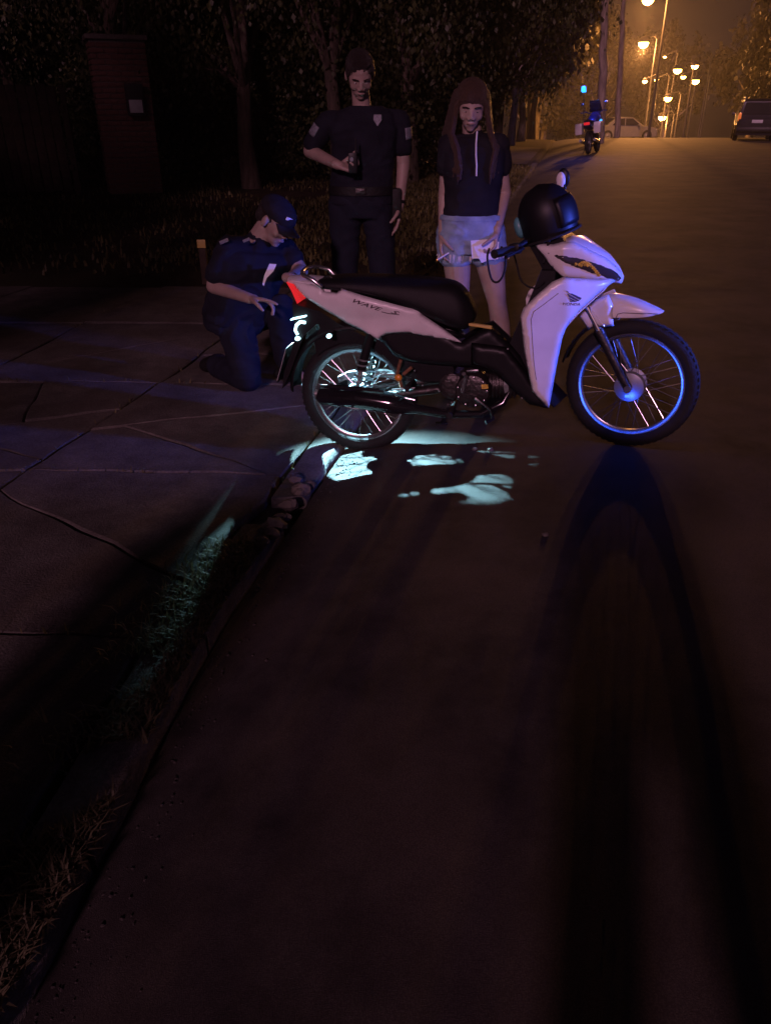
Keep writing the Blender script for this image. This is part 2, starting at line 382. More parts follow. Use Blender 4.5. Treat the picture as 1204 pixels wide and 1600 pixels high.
# ---------------------------------------------------------------- grass
def grass(name, pts, hmin, hmax, m, label, wid=0.004, lean=0.5, zf=z_verge):
    V = []; F = []
    for (x, y) in pts:
        h = rng.uniform(hmin, hmax); a = rng.uniform(0, 2 * math.pi); ln = rng.uniform(0.1, lean) * h; w_ = wid * rng.uniform(0.6, 1.4)
        z = zf(x, y) - 0.004; dx, dy = math.cos(a), math.sin(a); px, py = -dy * w_, dx * w_
        o = len(V)
        V += [(x - px, y - py, z), (x + px, y + py, z), (x + dx * ln * .35 - px * .8, y + dy * ln * .35 - py * .8, z + h * .6),
              (x + dx * ln * .35 + px * .8, y + dy * ln * .35 + py * .8, z + h * .6), (x + dx * ln * 1.2, y + dy * ln * 1.2, z + h * .95)]
        F += [(o, o + 1, o + 3, o + 2), (o + 2, o + 3, o + 4)]
    o = from_np(name, V, F, m); tag(o, label, 'grass', kind='stuff'); return o
pts = []
for _ in range(7000):
    y = rng.uniform(0.1, 2.5); s = -abs(rng.normal(0.0, 0.10)) - 0.0
    if noise.noise(Vector((y * 4, s * 4, 5))) > -0.25: pts.append((kerb_x(y) + s / 0.977, y))
grass('grass', pts, 0.012, 0.05, 'grass_dry', 'short dry grass growing over the kerb edge', 0.0028, 1.3)
pts = []
for _ in range(9000):
    y = rng.uniform(7.4, 23.6); s = -rng.uniform(0.05, 9) ** 1.0
    if noise.noise(Vector((y * 0.5, s * 0.5, 8))) > -0.35: pts.append((kerb_x(y) + s / 0.977, y))
for _ in range(9000):
    y = rng.uniform(8, 23.6); s = -rng.uniform(0.05, 3.2); pts.append((kerb_x(y) + s / 0.977, y))
grass('verge_grass', pts, 0.03, 0.11, 'grass_blade', 'patchy grass on the verge under the trees', 0.012, 0.8)
pts = []
for iy in range(-1, 5):
    for _ in range(60): pts.append((kerb_x(1) - rng.uniform(0.2, 3.4), -0.6 + iy * SL + rng.normal(0, 0.012)))
for _ in range(260): 
    y = rng.uniform(-0.5, 6); s = -0.16 - SW * rng.integers(0, 3) + rng.normal(0, 0.012); pts.append((kerb_x(y) + s / 0.977, y))
grass('joint_weeds', pts, 0.01, 0.04, 'grass_blade', 'thin weeds in the joints between pavement slabs', 0.003, 1.2)
# loose stones by the broken kerb and on the road
def stone(x, y, r, zf):
    m_ = MB(); sx, sy, sz = r * rng.uniform(.8, 1.3), r * rng.uniform(.7, 1.1), r * rng.uniform(.5, .8); sd_ = rng.uniform(0, 99)
    m_.ball((0, 0, 0), 1.0, n=2)
    V = [Vector((v.x * sx, v.y * sy, v.z * sz)) * (1 + 0.45 * noise.noise(v * 1.6 + Vector((sd_, 0, 0)))) for v in m_.v]
    m_.v = [v + Vector((x, y, zf(x, y) + sz * 0.55)) for v in V]
    return m_.build('stone', 'stone', None, angle=35)
spots = [(430, 830, .045), (437, 815, .03), (425, 846, .03), (452, 792, .038), (470, 770, .05), (484, 760, .03), (410, 862, .025), (447, 812, .022), (462, 752, .028)]
for (px, py, r) in spots:
    p = at_z(px, py, -0.08); tag(stone(p.x, p.y, r, z_any), 'broken lump of concrete lying in the gutter by the kerb', 'stone', 'rubble along the broken kerb')
for (px, py, r) in [(765, 706, .013), (741, 703, .012), (850, 848, .012)]:
    p = at_z(px, py, 0.0); tag(stone(p.x, p.y, r, z_any), 'small pebble lying on the asphalt in front of the white motorcycle', 'stone', 'pebbles on the asphalt')

# grit washed into the gutter and scattered over the road
V = []; F = []
_ico = MB().ball((0, 0, 0), 1.0, n=1)
for i in range(700):
    if i < 620: y = rng.uniform(0.2, 5.0); s_ = abs(rng.normal(0.0, 0.07)) + .015
    else: y = rng.uniform(0.4, 6.0); s_ = rng.uniform(.1, 3.2)
    x = kerb_x(y) + s_ / .977; r_ = rng.uniform(.002, .0055) if i < 620 else rng.uniform(.0015, .003); o_ = len(V); e = rng.uniform(.6, 1.3, 3)
    V += [(x + v.x * r_ * e[0], y + v.y * r_ * e[1], z_road(x, y) + .002 + v.z * r_ * .7 * e[2]) for v in _ico.v]; F += [tuple(k + o_ for k in f) for f in _ico.f]
tag(from_np('gravel', V, F, 'asphalt'), 'fine loose grit in the gutter and on the asphalt', 'gravel', kind='stuff')

# ---------------------------------------------------------------- the white motorcycle
RW = at_y(561, 616, 3.50); FW = at_y(985, 600, 3.23); WR = 0.28
class Frame:
    def __init__(s, o, e1, lean=0.0):
        s.o = Vector(o); s.e1 = Vector(e1).normalized(); s.e2 = Vector((0, 0, 1)).cross(s.e1).normalized()
        q = Matrix.Rotation(lean, 3, s.e1); s.e2 = q @ s.e2; s.e3 = s.e1.cross(s.e2)
    def W(s, x, y, z): return s.o + s.e1 * x + s.e2 * y + s.e3 * z
    def tr(s, px, py, off=0.0):
        """local (x, z) of the point seen at a pixel, lying on the plane y = -off"""
        r = ray(px, py); c = Vector((0, 0, CAMH)); n = s.e2
        t = ((s.o - n * off) - c).dot(n) / r.dot(n); p = c + r * t - s.o
        return (p.dot(s.e1), p.dot(s.e3))
    def T(s, px, py, off=0.0, y=None):
        x, z = s.tr(px, py, off); return s.W(x, -off if y is None else y, z)
BF = Frame(RW - Vector((0, 0, WR)), FW - RW)
e1s = Matrix.Rotation(R(-13), 3, 'Z') @ BF.e1
SF = Frame(FW, e1s)                                  # steered parts
bike = thing('motorcycle', BF.o, 'white underbone motorcycle with black seat standing on the road by the kerb', 'motorcycle')

def wheel(fr, c, name, steel, tyr, hubr, led=False):
    rim = MB().lathe(c, fr.e2, [(-.021, .232), (-.021, .222), (-.012, .215), (-.008, .206), (.008, .206), (.012, .215), (.021, .222), (.021, .232), (.010, .226), (-.010, .226)], 72, closed=True).build('wheel', steel, bike)
    rim['label'] = name
    prof = [(math.cos(a) * tyr, 0.247 + math.sin(a) * 0.033) for a in np.linspace(R(-60), R(240), 15)]
    t = MB().lathe(c, fr.e2, prof, 72, closed=True)
    for k in range(60):                               # tread blocks
        for sgn in (-1, 1):
            a = 2 * math.pi * (k + (0.5 if sgn > 0 else 0)) / 60; d = fr.e1 * math.cos(a) + fr.e3 * math.sin(a); tn = fr.e2.cross(d)
            t.box(c + d * 0.2768 + fr.e2 * sgn * tyr * 0.38, 0.016, tyr * 0.5, 0.0025, (tn, fr.e2, d))
    t.build('tyre', 'rubber', rim)
    hb = MB().lathe(c, fr.e2, [(-.062, .012), (-.062, .030), (-.052, hubr), (-.030, hubr + .004), (-.026, hubr - .015), (.026, hubr - .015), (.030, hubr), (.05, hubr * .8), (.062, .02), (.062, .01)], 40)
    hub = hb.build('hub', 'hub_metal', rim)
    proto = None
    for k in range(36):
        side = 1 if k % 2 else -1; a = 2 * math.pi * k / 36 + 0.05; cr = 0.42 if (k // 2) % 2 else -0.42
        p0 = c + (fr.e1 * math.cos(a + cr) + fr.e3 * math.sin(a + cr)) * (hubr + .002) + fr.e2 * side * 0.031
        p1 = c + (fr.e1 * math.cos(a) + fr.e3 * math.sin(a)) * 0.209 + fr.e2 * side * 0.004
        MB().tube([p0, p1], 0.0015, 6).build('spoke', steel, rim)
    return rim
wheel(BF, RW, 'rear wheel with wire spokes and steel rim', 'steel', 0.033, 0.058)
fwheel = wheel(SF, FW, 'front wheel with wire spokes, hub lit blue by an added lamp', 'steel', 0.031, 0.062)

def panel(fr, px, off, wf, name, m, rnd=0.02, edge=0.018, th=0.004, sides=(-1, 1), step=0.016, smoothn=0, parent=None, px_is_local=False):
    P2 = px if px_is_local else [fr.tr(x, y_, off) for x, y_ in px]
    # resample outline
    out_ = []
    for i in range(len(P2)):
        a, b = Vector(P2[i]), Vector(P2[(i + 1) % len(P2)]); k = max(1, int((b - a).length / step))
        out_ += [a + (b - a) * t / k for t in range(k)]
    segs = [(out_[i], out_[(i + 1) % len(out_)]) for i in range(len(out_))]
    A = np.array([s_[0] for s_ in segs]); B = np.array([s_[1] for s_ in segs]); D = B - A; L2 = (D * D).sum(1)
    def dist(p):
        q = np.array(p); t = np.clip(((q - A) * D).sum(1) / L2, 0, 1); return float(np.sqrt((((A + D * t[:, None]) - q) ** 2).sum(1)).min())
    def inside(p):
        x, z = p; c = False
        for a, b in segs:
            if (a.y > z) != (b.y > z) and x < (b.x - a.x) * (z - a.y) / (b.y - a.y) + a.x: c = not c
        return c
    xs = [p[0] for p in out_]; zs = [p[1] for p in out_]; pts = list(out_)
    for gx in np.arange(min(xs), max(xs), step * 0.8):
        for gz in np.arange(min(zs), max(zs), step * 0.8):
            g = Vector((gx + 0.002 * math.sin(gz * 777), gz + 0.002 * math.sin(gx * 555)))
            if inside(g) and dist(g) > step * 0.45: pts.append(g)
    n = len(out_)
    v2, _, tri, *_r = delaunay_2d_cdt(pts, [(i, (i + 1) % n) for i in range(n)], [], 1, 1e-6)
    def yf(x, z):
        d = min(dist((x, z)) / edge, 1.0); return wf(x, z) - rnd * (1 - math.sqrt(max(0, 1 - (1 - d) ** 2)))
    obs = []
    for sgn in sides:
        mb = MB(); mb.add([fr.W(v.x, sgn * yf(v.x, v.y), v.y) for v in v2], [tuple(t) for t in tri])
        o = mb.build(name, m, parent or bike, angle=60)
        md = o.modifiers.new('thick', 'SOLIDIFY'); md.thickness = th; md.offset = 0
        obs.append(o)
    return obs, yf
def lerp_pts(tab):
    X = [t[0] for t in tab]; Y = [t[1] for t in tab]
    return lambda v: float(np.interp(v, X, Y))
bx = lambda px, py, off=0.1: BF.tr(px, py, off)[0]

# side panel of the tail
tail_px = [(446, 440), (475, 444), (503, 450), (505, 456), (526, 458), (534, 451), (601, 470), (650, 484), (655, 485), (658, 492), (690, 515), (719, 538),
           (690, 532), (663, 526), (638, 520.5), (613, 520.5), (595, 525), (596, 534), (568, 518), (540, 506), (506, 485), (473, 465), (458, 452)]
tw = lerp_pts([(bx(446, 440), .055), (bx(500, 460), .092), (bx(570, 480), .118), (bx(640, 500), .118), (bx(719, 538), .088)])
zt0 = BF.tr(446, 440, .1)[1]
tail, tail_y = panel(BF, tail_px, .105, lambda x, z: tw(x) + 0.02 * math.sin(max(0, min(1, (zt0 - z + .02) / .2)) * math.pi), 'side_panel', 'white_paint', .016, .016)
def lettering(fr, text, off, yf, p0, p1, hpx, shear, m, parent, name='lettering', xs=1.0):
    cu = bpy.data.curves.new('txt', 'FONT'); cu.body = text; cu.shear = shear; cu.size = 1.0; cu.extrude = 0.0; cu.offset = 0.012
    ob = bpy.data.objects.new('txt', cu); COL.objects.link(ob)
    me = ob.evaluated_get(bpy.context.evaluated_depsgraph_get()).to_mesh()
    vs = [v.co.copy() for v in me.vertices]; fs = [tuple(p.vertices) for p in me.polygons]
    ob.to_mesh_clear(); bpy.data.objects.remove(ob)
    x0 = min(v.x for v in vs); x1 = max(v.x for v in vs); y0 = min(v.y for v in vs); y1 = max(v.y for v in vs)
    a, b = Vector(fr.tr(*p0, off)), Vector(fr.tr(*p1, off)); d = (b - a); h = Vector(fr.tr(p0[0], p0[1] - hpx, off)) - a
    h = Vector((-d.y, d.x)).normalized() * h.length
    loc = [a + d * ((v.x - x0) / (x1 - x0)) + h * ((v.y - y0) / (y1 - y0)) for v in vs]
    mb = MB(); mb.add([fr.W(q.x, -(yf(q.x, q.y) + 0.0042), q.y) for q in loc], fs)
    return mb.build(name, m, parent, smooth=False)
lettering(BF, 'WAVE', .115, tail_y, (553, 471), (598, 486), 6.5, 0.5, 'decal_dark', tail[0])
lettering(BF, 'S', .115, tail_y, (611, 488), (624, 492), 6, 0.6, 'decal_dark', tail[0])
def strip(fr, px, off, yf, lift, m, parent, name, wpx=1.2):
    """a raised or sunk thin line lying on a panel"""
    pts = [Vector(fr.tr(*p, off)) for p in px]; pp = []
    for i in range(len(pts) - 1):
        for t in range(6): pp.append(pts[i] + (pts[i + 1] - pts[i]) * t / 6)
    pp.append(pts[-1])
    return MB().tube([fr.W(q.x, -(yf(q.x, q.y) + lift), q.y) for q in pp], wpx * 0.0012, 6).build(name, m, parent)
strip(BF, [(597, 486), (608, 489), (624, 491)], .115, tail_y, .003, 'decal_dark', tail[0], 'pinstripe', 1.3)

# tail light, seat, seat base, tail top
tl = BF
a = [(447, 441), (455, 447), (463, 455), (468, 466), (470, 470), (464, 475), (460, 466), (455, 455)]
mb = MB(); P2 = [BF.tr(x, y_, 0.06) for x, y_ in a]
mb.prism([BF.W(x, 0, z) for x, z in P2], -BF.e2 * 0.058, BF.e2 * 0.058); mb.build('tail_light', 'red_lens', bike, angle=30)
top = [(484, 441), (500, 433), (530, 430), (565, 429), (600, 430), (640, 431), (680, 434), (705, 437), (718, 443), (730, 456), (738, 470), (745, 486)]
bot = [(486, 449), (505, 456), (530, 456), (565, 461), (600, 471), (640, 483), (680, 505), (700, 515), (712, 518), (722, 520), (730, 518), (740, 505)]
rings = []; hw = np.interp(np.linspace(0, 1, len(top)), [0, .15, .5, .8, 1], [.07, .105, .125, .105, .06])
for k in range(len(top)):
    xt, zt = BF.tr(*top[k], 0.0); xb, zb = BF.tr(*bot[k], 0.1); wd = hw[k]; r_ = []
    for (u, v) in [(-1, 0), (-1.02, .45), (-.92, .8), (-.6, .97), (0, 1), (.6, .97), (.92, .8), (1.02, .45), (1, 0), (0, -.02)]:
        r_.append(BF.W(xb + (xt - xb) * max(v, 0), u * wd, zb + (zt - zb) * v))
    rings.append(r_)
seat = MB().rings(rings).build('seat', 'seat_vinyl', bike, angle=70); seat.modifiers.new('sub', 'SUBSURF').levels = 2; seat.modifiers['sub'].render_levels = 2
pp = [BF.W(*(lambda q: (q[0], -.112, q[1]))(BF.tr(x, y_, .112))) for x, y_ in [(520, 452), (560, 456), (600, 465), (640, 477), (690, 500)]]
MB().tube(pp, .003, 6).build('seat_piping', 'black_plastic', seat)
rings = []
for (px, py, wd, h) in [(448, 437, .045, .012), (470, 438, .07, .02), (495, 443, .085, .03), (520, 449, .09, .03)]:
    x, z = BF.tr(px, py, 0.05); rings.append([BF.W(x, u * wd, z + v * h) for u, v in [(-1, -1), (-1, 0), (-.6, .5), (0, .7), (.6, .5), (1, 0), (1, -1)]])
MB().rings(rings).build('tail_cover', 'white_paint', bike, angle=70)
# chrome grab rail round the seat tail
g = []
for (px, py, y_) in [(505, 452, -.115), (492, 440, -.125), (476, 434, -.11), (468, 432, -.06), (466, 431, 0), (468, 432, .06), (476, 434, .11), (492, 440, .125), (505, 452, .115)]:
    x, z = BF.tr(px, py, .1); g.append(BF.W(x, y_, z + .012))
MB().tube(g, .009, 10).build('grab_rail', 'steel', bike)

# body: dark inner body, frame cover and step-through spine
body_px = [(500, 470), (534, 460), (600, 480), (655, 495), (719, 536), (745, 520), (765, 512), (790, 535), (812, 560), (838, 614), (856, 640), (842, 640), (808, 618), (775, 590), (735, 576), (690, 574), (655, 570), (632, 566), (612, 556), (597, 537), (568, 523), (540, 511)]
bw = lerp_pts([(bx(500, 470), .07), (bx(600, 500), .088), (bx(720, 540), .085), (bx(790, 560), .075), (bx(856, 640), .06)])
panel(BF, body_px, .08, lambda x, z: bw(x), 'body_cover', 'black_plastic', .03, .03)
for sgn, px_l in ((1, [(660, 520), (730, 532), (790, 548), (826, 470), (846, 420), (868, 420), (862, 480), (838, 600), (760, 575), (670, 560)]),):
    P2 = [BF.tr(x, y_, 0.0) for x, y_ in px_l]
    MB().prism([BF.W(x, 0, z) for x, z in P2], -BF.e2 * .045, BF.e2 * .045).build('frame_spine', 'black_plastic', bike, angle=30)
# lower side cover running from the engine up to the leg shield
panel(BF, [(735, 538), (790, 545), (822, 585), (856, 641), (826, 634), (800, 612), (770, 583), (735, 572)], .11, lambda x, z: .105, 'lower_cover', 'black_plastic', .02, .02)

# leg shields, narrowing towards the nose
ls_px = [(879, 434), (862, 441), (837, 462), (818, 480), (813, 493), (816, 520), (819, 547), (825, 578), (831, 609), (844, 624), (857, 637), (862, 609), (869, 568), (877, 530), (883, 514), (892, 502), (904, 489), (929, 469), (945, 458), (963, 449), (954, 445), (925, 441)]
xl0, xl1 = bx(813, 493, .17), bx(963, 449, .17)
lw = lerp_pts([(xl0, .19), (xl0 + .5 * (xl1 - xl0), .155), (xl0 + .8 * (xl1 - xl0), .09), (xl1, .028)])
leg, leg_y = panel(BF, ls_px, .15, lambda x, z: lw(x), 'leg_shield', 'white_paint', .018, .02)
strip(BF, [(872, 457), (860, 466), (846, 476), (834, 484), (830, 496), (832, 530), (834, 560), (836, 578), (838, 590)], .15, leg_y, .001, 'decal_dark', leg[0], 'groove', 1.4)
# inner black cover behind the leg shields, with the cross surface between them
rows = []
for (px, py) in [(862, 441), (837, 462), (818, 480), (813, 493), (819, 547), (831, 609), (857, 637)]:
    x, z = BF.tr(px, py, .15); wd = lw(x) - .02
    rows.append([BF.W(x + .02 + .05 * (1 - abs(u)), u * wd, z) for u in np.linspace(-1, 1, 9)])
mb = MB(); vs = [v for r_ in rows for v in r_]
mb.add(vs, [(j * 9 + i, j * 9 + i + 1, (j + 1) * 9 + i + 1, (j + 1) * 9 + i) for j in range(len(rows) - 1) for i in range(8)])
o = mb.build('inner_shield', 'black_plastic', bike); o.modifiers.new('t', 'SOLIDIFY').thickness = .005
# front skin joining both leg shields in front of the steering head
rows = []
for (px, py) in [(954, 446), (945, 459), (929, 470), (904, 490), (890, 505)]:
    x, z = BF.tr(px, py, .1); wd = lw(x) - .01
    rows.append([BF.W(x - .006 + .012 * (1 - abs(u)), u * wd, z) for u in np.linspace(-1, 1, 7)])
mb = MB(); mb.add([v for r_ in rows for v in r_], [(j * 7 + i, j * 7 + i + 1, (j + 1) * 7 + i + 1, (j + 1) * 7 + i) for j in range(len(rows) - 1) for i in range(6)])
o = mb.build('nose_panel', 'white_paint', bike); o.modifiers.new('t', 'SOLIDIFY').thickness = .004
# winged emblem and name under it
feathers = [[(883, 452), (908, 466.5), (906, 469.5), (889, 458)], [(884.6, 456.5), (888.5, 458.8), (905, 470), (902, 471), (888.6, 463)],
            [(886.6, 461), (888, 463.6), (901, 471.4), (896, 471.4), (889.5, 466.8)], [(888.5, 465), (889.5, 467.4), (895, 471.5), (891, 471.2)]]
mb = MB()
for fpx in feathers:
    q = [BF.tr(x, y_, .14) for x, y_ in fpx]; mb.add([BF.W(x, -(leg_y(x, z) + .0045), z) for x, z in q], [tuple(range(len(q)))])
mb.build('wing_emblem', 'decal_dark', leg[0], smooth=False)
lettering(BF, 'HONDA', .14, leg_y, (879, 474.5), (906, 478.5), 4.2, 0.0, 'decal_dark', leg[0], 'maker_name')

# headlight cowl (steered), lens with painted gold lamp glints
cowl_px = [(834, 380), (850, 381), (864, 382), (879, 378), (895, 378), (916, 391), (941, 406), (958, 424), (966, 439), (963, 449), (945, 445), (925, 441), (900, 437), (879, 433), (868, 424), (858, 412), (846, 396)]
sx = lambda px, py, off=.1: SF.tr(px, py, off)[0]
xc0, xc1 = sx(834, 380), sx(966, 440)
cw = lerp_pts([(xc0, .125), (xc0 + .35 * (xc1 - xc0), .125), (xc0 + .7 * (xc1 - xc0), .085), (xc1, .022)])
cowl, cowl_y = panel(SF, cowl_px, .10, lambda x, z: cw(x), 'headlight_cowl', 'white_paint', .02, .022)
# top skin of the cowl between its two sides
rows = []
for (px, py) in [(838, 380), (850, 381), (864, 382), (879, 378), (895, 378), (916, 391), (941, 406), (957, 424), (965, 439)]:
    x, z = SF.tr(px, py, .10); wd = max(.004, cw(x) - .018)
    rows.append([SF.W(x, u * wd, z - .003 + .012 * (1 - u * u)) for u in np.linspace(-1, 1, 9)])
mb = MB(); mb.add([v for r_ in rows for v in r_], [(j * 9 + i, j * 9 + i + 1, (j + 1) * 9 + i + 1, (j + 1) * 9 + i) for j in range(len(rows) - 1) for i in range(8)])
o = mb.build('cowl_top', 'white_paint', bike, angle=80); o.modifiers.new('t', 'SOLIDIFY').thickness = .004
lens_px = [(857, 392.5), (875, 396), (893, 399.5), (910, 404), (925, 410), (938, 416), (949, 423), (958, 431), (964, 440), (960, 444), (948, 440), (935, 434), (919, 427), (904, 420), (883, 410)]
lens, lens_y = panel(SF, lens_px, .10, lambda x, z: cw(x) + .0045, 'headlight', 'headlight_glass', .006, .012, th=.003, step=.012)
pl = [(902, 410), (910, 407), (918, 409), (925, 415), (932, 424), (936, 433), (930, 430), (924, 420), (914, 414), (905, 416)]
mb = MB()
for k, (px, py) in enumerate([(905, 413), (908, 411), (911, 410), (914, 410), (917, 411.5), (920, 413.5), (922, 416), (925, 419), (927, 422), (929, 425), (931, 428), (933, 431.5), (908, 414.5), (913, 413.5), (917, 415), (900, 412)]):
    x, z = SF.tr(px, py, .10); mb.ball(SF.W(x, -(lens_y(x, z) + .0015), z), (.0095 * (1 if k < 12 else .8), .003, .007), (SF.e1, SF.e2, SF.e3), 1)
mb.build('reflector', 'glint_badge_gold', lens[0])  # golden beads painted as street lamp glints on the lens
x, z = SF.tr(859.5, 394, .10); MB().ball(SF.W(x, -(cowl_y(x, z) + .004), z), .003).build('cowl_screw', 'steel', cowl[0])
# rear of the cowl: dark instrument housing
q = [SF.tr(x, y_, 0) for x, y_ in [(836, 378), (860, 366), (885, 368), (900, 378), (880, 420), (862, 425)]]
MB().prism([SF.W(x, 0, z) for x, z in q], -SF.e2 * .095, SF.e2 * .095).build('instrument_housing', 'black_plastic', bike, angle=30)

# handlebar, grips, levers, mirrors, cables
HB = SF.tr(852, 384, 0)
hx, hz = HB
def hbp(y_): a_ = abs(y_); return SF.W(hx - 0.03 - 0.30 * max(0, a_ - .08), y_, hz + .02 + .02 * math.sin(min(1, a_ / .2) * math.pi))
MB().tube([hbp(v) for v in np.linspace(-.34, .34, 23)], .011, 10).build('handlebar', 'black_plastic', bike)
for sgn in (-1, 1):
    g = [hbp(sgn * v) for v in np.linspace(.22, .345, 8)]
    MB().tube(g, [.0155, .0165, .0165, .0165, .0165, .0165, .0165, .018], 14).build('grip', 'rubber', bike)
    b0 = hbp(sgn * .205); MB().box(b0, .045, .05, .04, (SF.e1, SF.e2, SF.e3), .008).build('switch_box', 'black_plastic', bike)
    lv = [b0 + SF.e1 * .03, hbp(sgn * .25) + SF.e1 * .05, hbp(sgn * .31) + SF.e1 * .045 - SF.e3 * .01, hbp(sgn * .35) + SF.e1 * .05 - SF.e3 * .012]
    MB().tube(lv, [.008, .007, .006, .007], 8).build('lever', 'dull_steel' if sgn > 0 else 'black_plastic', bike)
    st = [hbp(sgn * .18) + SF.e3 * .015, hbp(sgn * .18) + SF.e3 * .09 - SF.e1 * 0.0, hbp(sgn * .22) + SF.e3 * .15]
    if sgn > 0:
        st = [hbp(.18), SF.T(866, 300, 0, .18), SF.T(861, 288, 0, .18)]
        mt = MB().tube(st, .005, 8).build('mirror_stem', 'black_plastic', bike)
        MB().ball(SF.T(858, 287, 0, .18), (.020, .012, .034), (SF.e1, SF.e2, SF.e3), 3).build('mirror', 'white_paint', bike)
        MB().ball(SF.T(861, 284, 0, .18) + SF.e2 * .012, (.027, .012, .041), (SF.e1, SF.e2, SF.e3), 3).build('mirror_housing', 'black_plastic', bike)
# brake cable looping down from the right grip, clutch side cable and speedometer cable
def loop(px, off, rad, name, m='rubber', y=None):
    P_ = [SF.T(x, y_, off, y) for x, y_ in px]; fine = []
    n = len(P_)
    for i in range(n - 1):
        a, b = P_[i], P_[i + 1]; a0 = P_[max(0, i - 1)]; b1 = P_[min(n - 1, i + 2)]
        for t in np.linspace(0, 1, 6, endpoint=False):
            fine.append(0.5 * ((2 * a) + (b - a0) * t + (2 * a0 - 5 * a + 4 * b - b1) * t * t + (3 * a - a0 - 3 * b + b1) * t ** 3))
    fine.append(P_[-1]); return MB().tube(fine, rad, 7).build(name, m, bike)
loop([(782, 385), (788, 395), (789, 415), (784, 433), (776, 441), (768, 437), (763, 420), (761, 400), (764, 388)], .26, .0045, 'brake_cable')
loop([(800, 388), (806, 410), (815, 440), (835, 450), (850, 440)], .15, .004, 'throttle_cable')
loop([(925, 452), (935, 480), (950, 530), (962, 575), (968, 592)], -.06, .004, 'speedometer_cable')

# front fork, fork covers, mudguard
for sgn in (-1, 1):
    yy = sgn * .068
    p_top = SF.T(905, 440, 0, yy); p_mid = SF.T(940, 510, 0, yy); p_bot = SF.W(0, yy, 0)
    MB().tube([p_top, p_mid], .015, 14).build('fork_tube', 'steel', bike)
    MB().tube([p_mid - (p_mid - p_bot) * -.0, p_bot + (p_mid - p_bot) * .10, p_bot], [.021, .019, .018], 14).build('fork_leg', 'engine_metal', bike)
    MB().lathe(p_bot, SF.e2, [(-.022 if sgn < 0 else -.004, .005), (-.022 if sgn < 0 else -.004, .016), (.004 if sgn < 0 else .022, .016), (.004 if sgn < 0 else .022, .005)], 16).build('axle_nut', 'dull_steel', bike)
cov_px = [(929, 470), (948, 462), (955, 478), (954, 492), (957, 510), (943, 512), (925, 512), (918, 517), (902, 495), (914, 484)]
fc, fc_y = panel(SF, cov_px, .08, lambda x, z: .078, 'fork_cover', 'white_paint', .018, .022, step=.012)
strip(SF, [(921, 479), (932, 495), (943, 511)], .08, fc_y, .002, 'white_paint', fc[0], 'fork_cover_ridge', 2.5)
# mudguard: an arch over the wheel; its visible side and a curved top
fx = [SF.tr(x, y_, .05) for x, y_ in [(929, 470), (951, 460), (966, 463), (982, 467), (997, 472), (1016, 481), (1035, 490)]]
fb = [SF.tr(x, y_, .05) for x, y_ in [(926, 500), (950, 497), (963, 497), (980, 497), (996, 497), (1014, 496), (1034, 492)]]
rings = []
for (xt, zt), (xb, zb), wd in zip(fx, fb, [.05, .056, .058, .058, .055, .045, .015]):
    r_ = []
    for u, v in [(-1, 0), (-1.03, .4), (-.9, .75), (-.55, .95), (0, 1), (.55, .95), (.9, .75), (1.03, .4), (1, 0)]:
        r_.append(SF.W(xb + (xt - xb) * v, u * wd, zb + (zt - zb) * v))
    rings.append(r_)
mb = MB(); n9 = 9
mb.add([v for r_ in rings for v in r_], [(j * n9 + i, j * n9 + i + 1, (j + 1) * n9 + i + 1, (j + 1) * n9 + i) for j in range(len(rings) - 1) for i in range(n9 - 1)])
mg = mb.build('front_mudguard', 'white_paint', bike, angle=80)
mg.modifiers.new('t', 'SOLIDIFY').thickness = .004; m2 = mg.modifiers.new('s', 'SUBSURF'); m2.levels = 2; m2.render_levels = 2
strip(SF, [(961, 498), (964, 491), (972, 489), (1000, 490), (1026, 492)], .06, lambda x, z: .058 if x < .06 else .045, .001, 'decal_dark', mg, 'mudguard_groove', 1.2)
# rear part of the front mudguard, behind the wheel
rows = []
for a in np.linspace(R(118), R(160), 8):
    c_ = FW + (SF.e1 * math.cos(a) + SF.e3 * math.sin(a)) * .315
    rows.append([c_ + SF.e2 * u * .05 - (SF.e1 * math.cos(a) + SF.e3 * math.sin(a)) * (.012 * u * u) for u in np.linspace(-1, 1, 7)])
mb = MB(); mb.add([v for r_ in rows for v in r_], [(j * 7 + i, j * 7 + i + 1, (j + 1) * 7 + i + 1, (j + 1) * 7 + i) for j in range(7) for i in range(6)])
o = mb.build('mudguard_flap', 'black_plastic', bike); o.modifiers.new('t', 'SOLIDIFY').thickness = .004
# blue lamp added to tint the front hub
ring = MB().lathe(FW - SF.e2 * .064, SF.e2, [(-.002, .050), (-.002, .060), (.002, .060), (.002, .050)], 40, closed=True)
bl = bpy.data.lights.new('added_hub_light', 'POINT'); bl.energy = 0.42; bl.color = (.03, .10, 1.0); bl.shadow_soft_size = .02
blo = bpy.data.objects.new('added_hub_light', bl); COL.objects.link(blo); blo.parent = bike
blo.location = WM[bike].inverted() @ (FW - SF.e2 * .088 - SF.e3 * .052 + SF.e1 * .012)
bulb = MB().box(FW - SF.e2 * .088 - SF.e3 * .028, .018, .008, .010, (SF.e1, SF.e2, SF.e3), .002).build('added_hub_lamp', 'added_blue_glow', bike)

